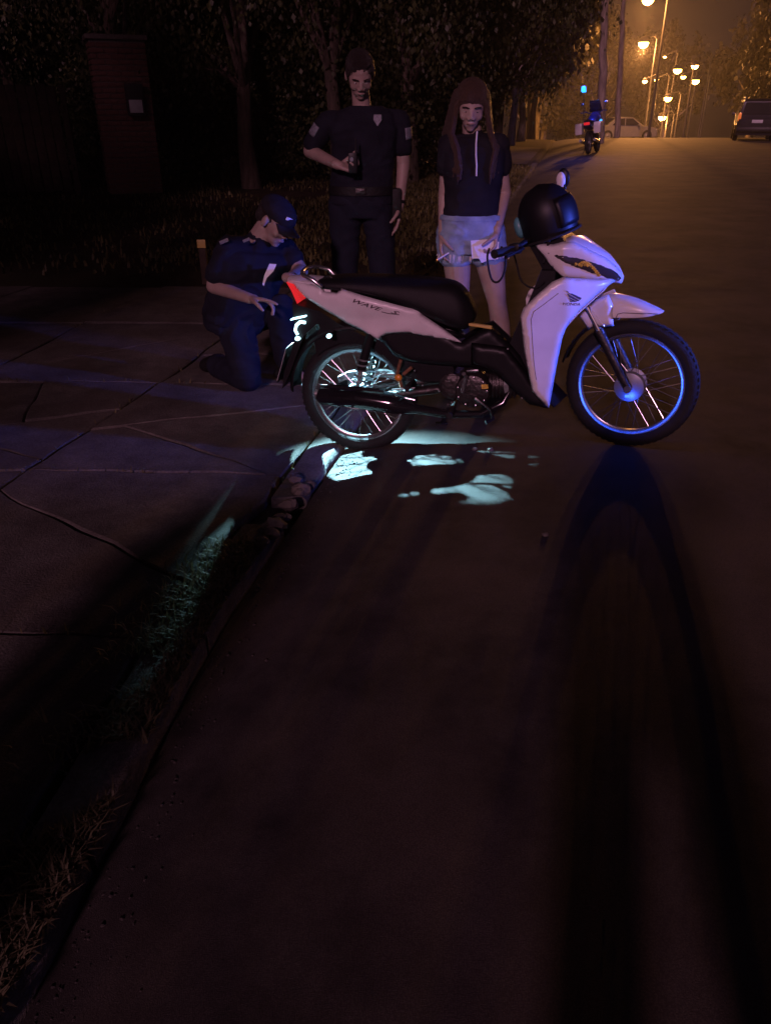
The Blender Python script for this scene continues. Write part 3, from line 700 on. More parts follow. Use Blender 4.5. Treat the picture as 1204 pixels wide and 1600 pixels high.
# rear end: hugger, plate, indicators
rows = []
for a, wd in zip(np.linspace(R(20), R(172), 22), [.045] * 22):
    d = BF.e1 * math.cos(a) + BF.e3 * math.sin(a)
    c_ = RW + d * (.335 + .02 * math.sin(a))
    rows.append([c_ + BF.e2 * u * .062 - d * (.03 * u * u) for u in np.linspace(-1, 1, 7)])
mb = MB(); mb.add([v for r_ in rows for v in r_], [(j * 7 + i, j * 7 + i + 1, (j + 1) * 7 + i + 1, (j + 1) * 7 + i) for j in range(21) for i in range(6)])
o = mb.build('rear_mudguard', 'black_plastic', bike); o.modifiers.new('t', 'SOLIDIFY').thickness = .005
q = [BF.tr(x, y_, 0) for x, y_ in [(462, 470), (505, 482), (530, 498), (500, 502), (480, 520), (470, 548), (458, 580), (447, 602), (450, 575), (461, 545), (467, 520), (465, 495)]]
MB().prism([BF.W(x, 0, z) for x, z in q], -BF.e2 * .055, BF.e2 * .055).build('mudguard_tail', 'black_plastic', bike, angle=30)
p0, p1 = BF.T(460, 538, 0), BF.T(446, 588, 0); up = (p0 - p1).normalized(); nn = BF.e2.cross(up).normalized()
if nn.dot(BF.e1) > 0: nn = -nn
MB().box((p0 + p1) / 2 + nn * .012, .17, .002, (p0 - p1).length, (BF.e2, nn, up), 0).build('number_plate', 'plate_white', bike)
MB().box((p0 + p1) / 2 + nn * .008, .185, .003, (p0 - p1).length + .012, (BF.e2, nn, up), 0).build('plate_holder', 'black_plastic', bike)
# plate lamp bracket, reflector and indicators
pl0 = [BF.T(x_, y_, .066) for x_, y_ in ((477, 504), (469, 503), (463, 508), (461, 516), (465, 523))]
MB().tube(pl0, .007, 8).build('plate_lamp', 'lamp_and_glint_glow', bike)
MB().box(BF.T(467, 496, .066), .072, .03, .006, (Vector((.97, 0, .22)), BF.e2, BF.e3), .002).build('plate_lamp_cover', 'lamp_and_glint_glow', bike)
MB().ball(BF.T(465, 529, .066), (.014, .012, .010), (BF.e1, BF.e2, BF.e3), 2).build('rear_reflector', 'lamp_and_glint_glow', bike)  # reflector glows by itself in place of returned light
for sgn in (-1, 1):
    c_ = BF.T(514, 525, .14, sgn * .14)
    MB().tube([c_ - BF.e2 * sgn * .09, c_ - BF.e2 * sgn * .02], .008, 8).build('indicator_stalk', 'black_plastic', bike)
    MB().ball(c_, (.012, .018, .010), (BF.e1, BF.e2, BF.e3), 2).build('glowing_indicator', 'lamp_and_glint_glow', bike)  # indicator made to glow in place of a torch glint

q = [BF.tr(x, y_, 0) for x, y_ in [(590, 522), (640, 522), (705, 535), (712, 575), (690, 590), (662, 590), (640, 582), (615, 562), (600, 545)]]
MB().prism([BF.W(x, 0, z) for x, z in q], -BF.e2 * .06, BF.e2 * .06).build('torch_block', 'black_plastic', bike, angle=30)  # block added under the seat to stop stray torch light
q = [BF.tr(x, y_, 0) for x, y_ in [(500, 484), (540, 505), (597, 532), (602, 552), (585, 540), (560, 532), (535, 532), (512, 542), (500, 552), (496, 530), (505, 508)]]
MB().prism([BF.W(x, 0, z) for x, z in q], -BF.e2 * .05, BF.e2 * .05).build('torch_block_fender', 'black_plastic', bike, angle=30)  # fill added above the wheel to keep torch light from passing
# swing arm, shocks, chain guard, exhaust, engine
for sgn in (-1, 1):
    a_, b_ = RW + BF.e2 * sgn * .085, BF.T(690, 600, 0, sgn * .07)
    MB().tube([a_ - BF.e1 * .03, a_, b_], [.014, .019, .021], 10).build('swing_arm', 'engine_metal', bike)
    t_, l_ = BF.T(580, 520, .09, sgn * .092), RW + BF.e2 * sgn * .10 + BF.e3 * .01
    MB().tube([t_, l_ + (t_ - l_) * .45], .021, 12).build('shock_body', 'black_plastic', bike)
    MB().tube([l_ + (t_ - l_) * .5, l_], .010, 10).build('shock_rod', 'dull_steel', bike)
    sp = []; ax = (t_ - l_).normalized(); ux = ax.cross(BF.e2).normalized(); uy = ax.cross(ux)
    for k in range(90):
        a = k / 90 * 2 * math.pi * 7; sp.append(l_ + (t_ - l_) * (.12 + .55 * k / 90) + (ux * math.cos(a) + uy * math.sin(a)) * .026)
    MB().tube(sp, .004, 6).build('shock_spring', 'dull_steel', bike)
# chain guard and chain on the far side
q = [BF.tr(x, y_, -.1) for x, y_ in [(528, 588), (545, 580), (570, 578), (600, 578), (640, 585), (690, 590), (690, 600), (640, 596), (600, 588), (570, 587), (545, 591), (530, 597)]]
MB().prism([BF.W(x, .085, z) for x, z in q], Vector((0, 0, 0)), BF.e2 * .03).build('chain_guard', 'steel', bike, angle=30)
MB().lathe(RW + BF.e2 * .07, BF.e2, [(-.003, .03), (-.003, .075), (.003, .075), (.003, .03)], 36).build('sprocket', 'steel', bike)
for dz in (-.07, .07): MB().tube([RW + BF.e2 * .07 + BF.e3 * dz, BF.T(690, 600, 0, .07) + BF.e3 * dz * .5], .006, 6).build('chain', 'dull_steel', bike)
ms = [BF.T(497, 615, .13), BF.T(503, 617, .13), BF.T(560, 622, .13), BF.T(610, 630, .13), BF.T(625, 633, .13), BF.T(650, 639, .12), BF.T(700, 647, .10), BF.T(750, 647, .08), BF.T(785, 630, .05), BF.T(800, 605, 0.03)]
MB().tube(ms, [.030, .046, .050, .049, .042, .022, .018, .016, .016, .016], 20).build('exhaust', 'gloss_black', bike)
hs = MB()
p0, p1 = BF.T(515, 604, .17), BF.T(600, 612, .17)
MB().tube([p0, p1], .012, 8).build('exhaust_guard', 'gloss_black', bike)
MB().lathe(ms[0], (ms[0] - ms[2]).normalized(), [(-.002, .012), (.014, .018), (.014, .010), (-.002, .008)], 18).build('exhaust_tip', 'dull_steel', bike)
ec = BF.T(738, 610, .08, 0)
eng = MB().lathe(ec, BF.e2, [(-.105, .02), (-.105, .05), (-.098, .072), (-.08, .080), (-.05, .083), (.05, .083), (.09, .07), (.095, .02)], 36).build('engine', 'engine_metal', bike)
ec2 = BF.T(705, 605, .08, 0)
MB().lathe(ec2, BF.e2, [(-.085, .02), (-.085, .045), (-.075, .06), (.075, .06), (.085, .03)], 30).build('gearbox', 'engine_metal', bike)
cyl0, cyl1 = ec + BF.e1 * .05 + BF.e3 * .01, BF.T(808, 600, .0, 0)
prof = []; Lc = (cyl1 - cyl0).length
for k in range(9): prof += [(Lc * k / 9, .055), (Lc * k / 9 + .004, .066), (Lc * k / 9 + .010, .066), (Lc * k / 9 + .011, .055)]
MB().lathe(cyl0, cyl1 - cyl0, prof + [(Lc, .05), (Lc + .02, .03)], 24).build('cylinder', 'engine_metal', eng)
for k in range(9):
    a = 2 * math.pi * k / 9; MB().ball(ec - BF.e2 * .1 + (BF.e1 * math.cos(a) + BF.e3 * math.sin(a)) * .066, (.006, .004, .006), (BF.e1, BF.e2, BF.e3), 1).build('bolt', 'steel', eng)
MB().box(BF.T(738, 579, .09), .055, .02, .012, (BF.e1, BF.e2, BF.e3), .004).build('oil_cap', 'steel', eng)
MB().box(BF.T(757, 604, .115), .03, .008, .02, (BF.e1, BF.e2, BF.e3), .003).build('cover_badge', 'glint_badge_gold', eng)
q = [BF.tr(x, y_, .1) for x, y_ in [(786, 592), (793, 600), (794, 612), (788, 616), (786, 606)]]
MB().prism([BF.W(x, -.09, z) for x, z in q], Vector((0, 0, 0)), BF.e2 * .02).build('head_cover', 'dull_steel', eng)
# footpegs, kick start, brake pedal, side stand
for sgn in (-1, 1):
    a_ = BF.T(706, 640, .1, sgn * .10); MB().tube([a_ - BF.e2 * sgn * .1, a_, a_ + BF.e2 * sgn * .085], [.010, .014, .014], 10).build('footpeg', 'rubber', bike)
    a_ = BF.T(640, 600, .1, sgn * .11); MB().tube([a_ - BF.e2 * sgn * .04, a_ + BF.e2 * sgn * .06], [.009, .013], 10).build('pillion_peg', 'rubber', bike)
MB().tube([BF.T(742, 622, .13), BF.T(765, 640, .14), BF.T(770, 655, .15), BF.T(758, 660, .17)], [.009, .008, .008, .010], 8).build('brake_pedal', 'gloss_black', bike)
MB().tube([BF.T(722, 612, .115), BF.T(728, 588, .14), BF.T(724, 584, .16)], [.010, .008, .009], 8).build('kick_starter', 'dull_steel', bike)
# brake rod with spring and yellow nut, brackets near the rear wheel
MB().tube([BF.T(612, 609, .12), BF.T(648, 606, .12)], .004, 8).build('brake_rod', 'steel', bike)
MB().tube([BF.T(618, 619, .12), BF.T(648, 625, .12)], .004, 8).build('brake_stay', 'steel', bike)
MB().ball(BF.T(622, 590, .125), (.018, .012, .016), (BF.e1, BF.e2, BF.e3), 2).build('rod_nut', 'orange_lens', bike)
for (a_, b_) in (((620, 585), (626, 562)), ((630, 585), (643, 574)), ((624, 592), (627, 605))):
    MB().tube([BF.T(*a_, .12), BF.T(*b_, .12)], .008, 8).build('peg_bracket', 'rusty', bike)
gz_ = BF.T(700, 640, -.1, .11); foot = gz_ + BF.e2 * .12 - BF.e1 * .05; foot.z = z_any(foot.x, foot.y) + .008
MB().tube([gz_, foot], [.010, .009], 8).build('side_stand', 'gloss_black', bike)
MB().box(foot, .06, .03, .008, None, .002).build('stand_foot', 'gloss_black', bike)
# small clutter seen on the machine: key block, hook, screws
MB().box(BF.T(750, 509, .07), .10, .02, .012, (Matrix.Rotation(R(12), 3, BF.e2) @ BF.e1, BF.e2, BF.e3), .003).build('luggage_hook', 'yellow_plastic', bike)
for (px, py, o_) in [(793, 545, .09), (815, 622, .11), (795, 557, .09), (648, 579, .1), (652, 598, .1), (660, 602, .1), (700, 632, .12), (686, 611, .1), (706, 629, .12), (725, 611, .11)]:
    MB().ball(BF.T(px, py, o_), .006, n=1).build('screw', 'steel', bike)

# ---------------------------------------------------------------- black helmet hung on the bar
hc = SF.T(853, 338, .02)
hel = thing('helmet', (hc.x, hc.y, hc.z - .13), 'glossy black motorcycle helmet hung on the bars of the white motorcycle', 'helmet')
hx_, hy_, hz_ = (Matrix.Rotation(R(-14), 3, BF.e2) @ BF.e1), BF.e2, (Matrix.Rotation(R(-14), 3, BF.e2) @ BF.e3)
mb = MB(); rings = []
for t in np.linspace(-.62, 1, 14):
    rad = math.sqrt(max(0.0, 1 - t * t)) if t > 0 else 1 - .22 * t * t
    rings.append([hc + hx_ * math.cos(a) * rad * .116 * (1.0 if math.cos(a) < 0 else 1.04) + hy_ * math.sin(a) * rad * .106 + hz_ * t * .13 for a in np.linspace(0, 2 * math.pi, 28, endpoint=False)])
rings[-1] = [hc + hz_ * .13 + (v - (hc + hz_ * .13)) * .0 + hx_ * .004 * math.cos(i) + hy_ * .004 * math.sin(i) for i, v in enumerate(rings[-1])]
mb.rings(rings).build('shell', 'helmet_black', hel, angle=70)
vs = []
for t in np.linspace(-.42, .45, 7):
    for a in np.linspace(-1.15, 1.15, 13):
        rad = math.sqrt(max(0, 1 - t * t)) if t > 0 else 1 - .22 * t * t
        vs.append(hc + hx_ * math.cos(a) * rad * .127 + hy_ * math.sin(a) * rad * .111 + hz_ * t * .13)
mb = MB(); mb.add(vs, [(j * 13 + i, j * 13 + i + 1, (j + 1) * 13 + i + 1, (j + 1) * 13 + i) for j in range(6) for i in range(12)])
o = mb.build('visor', 'helmet_black', hel); o.modifiers.new('t', 'SOLIDIFY').thickness = .003
MB().tube([hc + hx_ * math.cos(a) * .120 + hy_ * math.sin(a) * .110 - hz_ * .078 for a in np.linspace(0, 2 * math.pi, 30)], .006, 6).build('trim', 'rubber', hel)
pp = [hc - hy_ * .1 - hz_ * .07, hc - hy_ * .09 - hx_ * .05 - hz_ * .16, hc - hx_ * .06 - hz_ * .21, hc + hy_ * .09 - hx_ * .05 - hz_ * .16, hc + hy_ * .1 - hz_ * .07]
MB().tube(pp, .006, 6).build('chin_strap', 'rubber', hel)
MB().ball(SF.T(811, 356, .06), (.022, .03, .045), (hx_, hy_, hz_), 2).build('torchlit_patch', 'torchlit_teal', hel)  # pale patch coloured as if lit by the torch

# ---------------------------------------------------------------- people
def fuse(mb, name, m, parent, voxel=.005, smooth=2, folds=0.0, fold_scale=9.0, post=None, sock=()):
    """weld overlapping volumes into one continuous skin"""
    me = bpy.data.meshes.new('tmp'); me.from_pydata([tuple(v) for v in mb.v], [], mb.f)
    bm = bmesh.new(); bm.from_mesh(me); bmesh.ops.recalc_face_normals(bm, faces=bm.faces); bm.to_mesh(me); bm.free()
    ob = bpy.data.objects.new('tmp', me); COL.objects.link(ob)
    r_ = ob.modifiers.new('r', 'REMESH'); r_.mode = 'VOXEL'; r_.voxel_size = voxel
    s_ = ob.modifiers.new('s', 'SMOOTH'); s_.factor = 0.5; s_.iterations = smooth
    dg = bpy.context.evaluated_depsgraph_get(); ev = ob.evaluated_get(dg)
    nm = bpy.data.meshes.new_from_object(ev)
    bpy.data.objects.remove(ob); bpy.data.meshes.remove(me)
    nrm = [v.normal.copy() for v in nm.vertices]
    for i, v in enumerate(nm.vertices):
        p = v.co
        if folds:
            q = Vector((p.x * fold_scale, p.y * fold_scale, p.z * fold_scale * 1.6))
            f_ = 1 - abs(noise.noise(q + noise.noise_vector(q * .5) * 1.2)) * 2.2
            v.co = p + nrm[i] * (folds * f_)
        for (c, rad, dep) in sock:
            d = (v.co - c).length
            if d < rad * 2.2: v.co = v.co + nrm[i] * (dep * math.exp(-(d / rad) ** 2))
    nm.transform(WM[parent].inverted()); nm.name = name
    nm.shade_smooth(); nm.materials.clear(); nm.materials.append(M[m])
    o = bpy.data.objects.new(name, nm); COL.objects.link(o); o.parent = parent; WM[o] = WM[parent]
    return o
def add_head(mb, c, f, u, k=1.0, jaw=1.0):
    """c: centre of the head; f: where the face looks; u: up; returns useful points"""
    f = f.normalized(); u = (u - f * u.dot(f)).normalized(); r_ = f.cross(u); A = (r_, f, u)
    P = lambda x, y_, z: c + r_ * x * k + f * y_ * k + u * z * k
    mb.ball(P(0, -.012, .035), (.076 * k, .096 * k, .083 * k), A, 3)
    mb.ball(P(0, .028, -.005), (.066 * k, .066 * k, .085 * k), A, 3)
    mb.ball(P(0, .034, -.058), (.050 * k * jaw, .054 * k, .050 * k), A, 3)
    mb.ball(P(0, .060, -.092), (.026 * k * jaw, .024 * k, .018 * k), A, 2)          # chin
    mb.ball(P(0, .068, .024), (.050 * k, .018 * k, .020 * k), A, 2)                 # brow
    mb.cone(P(0, .086, .010), .010 * k, P(0, .098, -.022), .0115 * k)               # nose
    for s_ in (-1, 1):
        mb.ball(P(s_ * .013, .094, -.030), (.010 * k, .011 * k, .008 * k), A, 2)
        mb.ball(P(s_ * .036, .058, -.026), (.026 * k, .024 * k, .028 * k), A, 2)    # cheek bones
        mb.ball(P(s_ * .078, -.010, -.008), (.011 * k, .020 * k, .034 * k), A, 2)   # ears
    mb.ball(P(0, .086, -.057), (.022 * k, .008 * k, .009 * k), A, 2)                # mouth
    return P, A, [(P(s_ * .031, .085, .004), .014 * k, -.0035 * k) for s_ in (-1, 1)]
def face_parts(P, A, k, body, lips=True):
    for s_ in (-1, 1):
        e = MB().ball(P(s_ * .031, .0715, .002), (.0115 * k, .0125 * k, .0045 * k), A, 2).build('eye', 'eye_white', body)
        MB().ball(P(s_ * .031, .0805, .001), (.0045 * k, .0045 * k, .0035 * k), A, 2).build('iris', 'iris', e)
        MB().tube([P(s_ * .014, .093, .024), P(s_ * .032, .091, .029), P(s_ * .050, .078, .024)], .003 * k, 6).build('eyebrow', 'hair_dark', body)
    MB().tube([P(-.022, .086, -.057), P(-.008, .0945, -.055), P(0, .0945, -.0565), P(.008, .0945, -.055), P(.022, .086, -.057)], [.0015, .003, .003, .003, .0015], 8).build('lips', 'lip', body)
def add_hand(mb, wr, d, n, side, curl=0.5, k=1.0, curls=None, thumb=(0.75, 0.35)):
    """wr: wrist, d: direction of the hand, n: direction the palm faces, side: +1/-1 side of the thumb"""
    d = d.normalized(); n = (n - d * n.dot(d)).normalized(); l = d.cross(n) * side
    lens_ = [(.040, .026, .020), (.044, .029, .021), (.041, .027, .021), (.032, .021, .018)]
    tips = []
    mb.cone(wr - d * .02 * k, .026 * k, wr + d * .02 * k, .025 * k)
    for i in range(4):
        off = (.030 - .0195 * i) * k
        kn = wr + d * (.088 - .004 * abs(i - 1)) * k + l * off
        mb.cone(wr + d * .012 * k + l * off * .6, .0145 * k, kn, .0115 * k)
        p = kn; a = 0; c_ = (curls[i] if curls else curl)
        for j, L in enumerate(lens_[i]):
            a += c_ * (0.9, 1.15, .8)[j]
            q = p + (d * math.cos(a) + n * math.sin(a) + l * (.05 * (1.5 - i))) * L * k
            mb.cone(p, (.0098 - .0008 * j) * k, q, (.0090 - .0008 * j) * k); p = q
        tips.append(p)
    t0 = wr + d * .022 * k + l * .024 * k + n * .006 * k
    t1 = t0 + (l * thumb[0] + d * .75 + n * thumb[1]).normalized() * .046 * k
    t2 = t1 + (l * .30 + d * .9 + n * (thumb[1] + .25)).normalized() * .034 * k
    t3 = t2 + (l * .10 + d * .9 + n * (thumb[1] + .35)).normalized() * .026 * k
    mb.cone(t0, .015 * k, t1, .0122 * k); mb.cone(t1, .0118 * k, t2, .0105 * k); mb.cone(t2, .0105 * k, t3, .0085 * k)
    return tips
def torso(mb, rows):
    """rows: (centre, right axis, forward axis, half width, half depth)"""
    rings = []
    for c, r_, f, a, b in rows:
        rr = []
        for t in np.linspace(0, 2 * math.pi, 28, endpoint=False):
            ct, st = math.cos(t), math.sin(t); e = 0.82
            rr.append(c + r_ * a * math.copysign(abs(ct) ** e, ct) + f * b * math.copysign(abs(st) ** e, st))
        rings.append(rr)
    mb.rings(rings)
def limb(mb, p, r):
    for i in range(len(p) - 1): mb.cone(p[i], r[i], p[i + 1], r[i + 1], 18)
V3 = Vector
def shoe(mb, ankle, toe_dir, z0, k=1.0):
    t = V3((toe_dir.x, toe_dir.y, 0)).normalized(); h = V3((ankle.x, ankle.y, z0))
    mb.cone(ankle, .045 * k, h + V3((0, 0, .045 * k)) - t * .02, .045 * k)
    mb.ball(h - t * .045 * k + V3((0, 0, .036)), (.042 * k, .042 * k, .036)); mb.cone(h - t * .03 * k + V3((0, 0, .036)), .038 * k, h + t * .09 * k + V3((0, 0, .036)), .040 * k)
    mb.ball(h + t * .135 * k + V3((0, 0, .030)), (.045 * k, .045 * k, .030))

# ---- officer standing behind the motorcycle
Y0 = 5.2; J = lambda px, py, dy=0.0: at_y(px, py, Y0 + dy)
gx, gy_ = -.15, Y0; g0 = z_any(gx, gy_)
cop = thing('person', (gx, gy_, g0), 'standing person in dark uniform with arm badges looking down, small radio in hand', 'person')
X_, F_, U_ = V3((1, 0, 0)), V3((0.05, -1, 0)).normalized(), V3((0, 0, 1))
hd_f = V3((0.10, -.80, -.55)); hd_u = V3((.03, -.5, .9))
hc_ = J(562, 117, -.06)
shL, shR = J(511, 189), J(624, 187)
elL, wrL = J(484, 236, .04), J(528, 258, -.20)
elR, wrR = J(630, 256, .02), J(624, 322, -.03)
hipL, hipR = V3((-.25, Y0, .90)), V3((-.05, Y0, .90))
knL, knR = V3((-.26, Y0 - .03, .47)), V3((-.02, Y0 - .02, .47))
anL, anR = V3((-.28, Y0 + .02, g0 + .09)), V3((.02, Y0 + .03, g0 + .09))
b = MB(); P, A, sk = add_head(b, hc_, hd_f, hd_u, 1.0)
nk = J(566, 178, .02); b.cone(hc_ - hd_u.normalized() * .05 - hd_f.normalized() * .03, .050, nk, .058)
cx = -.13
rowsT = [(V3((cx - .02, Y0, .86)), X_, F_, .165, .115), (V3((cx - .02, Y0, .95)), X_, F_, .165, .118), (V3((cx - .01, Y0, 1.06)), X_, F_, .155, .112), (V3((cx, Y0, 1.18)), X_, F_, .172, .122),
         (V3((cx, Y0, 1.28)), X_, F_, .185, .122), (V3((cx, Y0 + .01, 1.355)), X_, F_, .165, .095), (V3((cx, Y0 + .01, 1.395)), X_, F_, .09, .065)]
torso(b, rowsT)
limb(b, [shL, elL, wrL], [.052, .042, .028]); limb(b, [shR, elR, wrR], [.052, .041, .028])
limb(b, [hipL, knL, anL], [.085, .055, .04]); limb(b, [hipR, knR, anR], [.085, .055, .04])
for an in (anL, anR): b.cone(an, .04, an + V3((0, -.12, -.06)), .03)
hdir = (V3((1, -.15, -.25))).normalized()
add_hand(b, wrL, hdir, V3((.1, -.35, .9)), -1, .95, 1.0, thumb=(.5, .9))
add_hand(b, wrR, V3((-.10, -.12, -1)), V3((-.9, -.1, .1)), -1, .22, 1.0)
body = fuse(b, 'body', 'skin_tan', cop, .005, 2, sock=sk); face_parts(P, A, 1.0, body)
h = MB(); h.ball(P(0, -.022, .043), (.082, .100, .082), A, 3); h.ball(P(0, -.075, .0), (.066, .042, .055), A, 2); h.ball(P(0, .040, .088), (.058, .036, .024), A, 2)
for s_ in (-1, 1): h.ball(P(s_ * .073, .012, .03), (.010, .022, .035), A, 2)
fuse(h, 'hair', 'hair_dark', cop, .006, 1, .003, 40)
sgr = MB(); torso(sgr, [(c, r_, f, a + .022 + (.01 if i < 3 else 0), b_ + .022) for i, (c, r_, f, a, b_) in enumerate(rowsT)])
limb(sgr, [shL - V3((0, 0, .012)), shL + (elL - shL) * .78], [.064, .062]); limb(sgr, [shR - V3((0, 0, .012)), shR + (elR - shR) * .62], [.064, .064])
sgr.cone(nk + V3((0, 0, .0)), .068, nk + V3((0, -.01, -.05)), .085)
for q_ in (shL, shR): sgr.cone(nk - V3((0, 0, .035)), .07, q_ - V3((0, 0, .015)), .066)
fuse(sgr, 'shirt', 'navy_cloth', cop, .007, 3, .006, 8)
tr_ = MB(); torso(tr_, [(V3((cx - .02, Y0, .78)), X_, F_, .16, .12), (rowsT[0][0], X_, F_, .188, .138), (V3((cx - .02, Y0, .93)), X_, F_, .182, .134)])
limb(tr_, [hipL - V3((0, 0, .03)), knL, anL + V3((0, 0, .03))], [.105, .082, .07]); limb(tr_, [hipR - V3((0, 0, .03)), knR, anR + V3((0, 0, .03))], [.105, .082, .07])
fuse(tr_, 'trousers', 'navy_trouser', cop, .008, 3, .007, 7)
bt = MB(); torso(bt, [(V3((cx - .02, Y0, .915)), X_, F_, .203, .155), (V3((cx - .02, Y0, .965)), X_, F_, .203, .155)]); bt.build('belt', 'leather', cop, angle=50)
MB().box(V3((cx - .02, Y0 - .158, .94)), .06, .012, .035, None, .004).build('belt_buckle', 'engine_metal', cop)
MB().box(V3((cx + .2, Y0 - .03, .86)), .06, .10, .18, None, .015).build('holster', 'leather', cop)
for an in (anL, anR):
    s_ = MB(); shoe(s_, an, V3((0, -1, 0)), g0); fuse(s_, 'boot', 'leather', cop, .007, 2)
wd_ = (wrR - elR).normalized(); MB().tube([wrR - wd_ * .034, wrR - wd_ * .016], [.0335, .0325], 18).build('watch_strap', 'leather', cop)
q = J(590, 187, 0); bp = V3((q.x, Y0 - .142, q.z))
MB().prism([bp + V3((x, 0, z)) for x, z in [(-.022, .028), (.022, .028), (.024, 0), (.0, -.034), (-.024, 0)]], V3((0, 0, 0)), V3((0, .014, 0))).build('chest_badge', 'badge', cop)
for sh, el, t_, ox in ((shR, elR, .30, .058), (shL, elL, .28, -.055)):
    c = sh + (el - sh) * t_; ax = (el - sh).normalized(); nn = V3((math.copysign(.72, ox), -.7, 0)).normalized(); tt = ax.cross(nn).normalized()
    mb = MB()
    for r_ in range(6):
        for k in range(7):
            a = (k / 6 - .5) * .8; d = nn * math.cos(a) + tt * math.sin(a); wv = 1 - .12 * r_ if r_ > 3 else 1
            mb.v.append(c + d * .0715 * (1) + ax * (r_ / 5 - .5) * .065)
    mb.f = [(j * 7 + i, j * 7 + i + 1, (j + 1) * 7 + i + 1, (j + 1) * 7 + i) for j in range(5) for i in range(6)]
    o = mb.build('sleeve_badge', 'badge', cop); o.modifiers.new('t', 'SOLIDIFY').thickness = .003
rad = thing('radio', tuple(wrL + hdir * .09 + V3((.0, -.02, .0))), 'small dark handheld radio with short aerial gripped by the standing uniformed person', 'radio')
rc = wrL + hdir * .088 + V3((.005, -.035, .035)); MB().box(rc, .052, .032, .11, None, .008).build('case', 'black_plastic', rad)
MB().tube([rc + V3((.018, 0, .05)), rc + V3((.018, 0, .13))], [.006, .004], 8).build('aerial', 'rubber', rad)
MB().lathe(rc + V3((-.006, -.016, .02)), V3((0, -1, 0)), [(0, .012), (.004, .011), (.004, .006)], 16).build('dial', 'badge', rad)

# ---- woman in shorts behind the front of the motorcycle
Y0 = 4.3; gx = .455; g0 = z_any(gx, Y0); k = .93
wom = thing('person', (gx, Y0, g0), 'person in black short-sleeved top and light denim shorts with long hair, cigarette in hand', 'person')
F_ = V3((.0, -1, 0)); hd_f = V3((-.06, -.93, -.36)); hd_u = V3((0, -.35, .95))
hc_ = at_y(736, 166, Y0 - .03)
shL, shR = J(702, 228), J(777, 228); elL, wrL = J(694, 306, .03), J(691, 366, -.05); elR, wrR = J(788, 302, .04), J(775, 362, -.10)
cx = J(738, 280).x; zs = lambda py: J(738, py).z
hipL, hipR = V3((cx - .075, Y0, zs(362))), V3((cx + .075, Y0, zs(362)))
knL, knR = V3((.405, Y0 - .02, .43)), V3((.605, Y0 - .05, .45))
anL, anR = V3((.44, Y0 + .02, z_any(.44, Y0) + .08)), V3((.69, Y0 + .03, z_any(.69, Y0) + .08))
b = MB(); P, A, sk = add_head(b, hc_, hd_f, hd_u, .90, .92)
nk = J(738, 216, .01); b.cone(hc_ - hd_u.normalized() * .05 - hd_f.normalized() * .015, .045, nk, .05)
rowsW = [(V3((cx, Y0, zs(385))), X_, F_, .145, .105), (V3((cx, Y0, zs(362))), X_, F_, .155, .112), (V3((cx, Y0, zs(330))), X_, F_, .128, .095), (V3((cx, Y0, zs(300))), X_, F_, .122, .09),
         (V3((cx, Y0, zs(262))), X_, F_, .138, .108), (V3((cx, Y0, zs(238))), X_, F_, .142, .10), (V3((cx, Y0 + .01, zs(222))), X_, F_, .125, .075), (V3((cx, Y0 + .01, zs(214))), X_, F_, .06, .05)]
torso(b, rowsW)
limb(b, [shL, elL, wrL], [.040, .033, .023]); limb(b, [shR, elR, wrR], [.040, .033, .023])
for hp, kn, an in ((hipL, knL, anL), (hipR, knR, anR)):
    limb(b, [hp, hp + (kn - hp) * .5, kn, kn + (an - kn) * .35, an], [.088, .074, .051, .053, .034])
    b.cone(an, .034, an + V3((0, -.11, -.055)), .026)
tips = add_hand(b, wrL, V3((.0, -.12, -1)), V3((.9, -.35, 0)), 1, .38, .86, thumb=(.5, .8))
add_hand(b, wrR, V3((-.12, -.2, -1)), V3((-.9, -.1, 0)), -1, .7, .86, thumb=(.4, .8))
body = fuse(b, 'body', 'skin_fair', wom, .005, 2, sock=sk); face_parts(P, A, .90, body)
h = MB(); h.ball(P(0, -.020, .050), (.085 * .9, .102 * .9, .084 * .9), A, 3)
for s_ in (-1, 1):
    for q in range(13):
        a0 = P(-s_ * (.034 + .004 * q), .040 - .010 * q, .084 - .003 * q); wv = .006 * math.sin(q * 2.1)
        m1 = P(-s_ * (.082 + .001 * q), .034 - .012 * q, .005); m2 = hc_ + V3((s_ * (.094 + .002 * q), -.045 + .014 * q, -.12))
        m3 = V3((cx + s_ * (.092 + .004 * q) + wv, Y0 - .118 + .014 * q, zs(232))); m4 = V3((cx + s_ * (.074 + .0065 * q) - wv, Y0 - .136 + .010 * q, zs(262 + 6 * math.sin(q * 1.7))))
        m5 = m4 + V3((-.003 * s_ * q * .3, .006, -.05))
        pts = [a0, m1, m2, m3, m4, m5]
        for i in range(5): h.cone(pts[i], (.012, .013, .014, .013, .010)[i], pts[i + 1], (.013, .014, .013, .010, .003)[i], 8)
for q in range(7):
    t = (q - 3) / 3; h.cone(P(t * .06, -.08, .02), .03, V3((cx + t * .08, Y0 + .09, zs(250))), .022)
fuse(h, 'hair', 'hair_long', wom, .0045, 1, .0025, 40)
sgr = MB(); torso(sgr, [(c, r_, f, a + .017, b_ + .018) for (c, r_, f, a, b_) in rowsW[2:]])
torso(sgr, [(V3((cx, Y0, zs(345))), X_, F_, .152, .118), (V3((cx, Y0, zs(310))), X_, F_, .142, .112)])
limb(sgr, [shL, shL + (elL - shL) * .42], [.060, .056]); limb(sgr, [shR, shR + (elR - shR) * .42], [.060, .056]); sgr.cone(nk + V3((0, 0, .012)), .052, nk - V3((0, 0, .03)), .066)
for q_ in (shL, shR): sgr.cone(nk - V3((0, 0, .025)), .052, q_ - V3((0, 0, .008)), .056)
fuse(sgr, 'top', 'black_cloth', wom, .006, 3, .0045, 9)
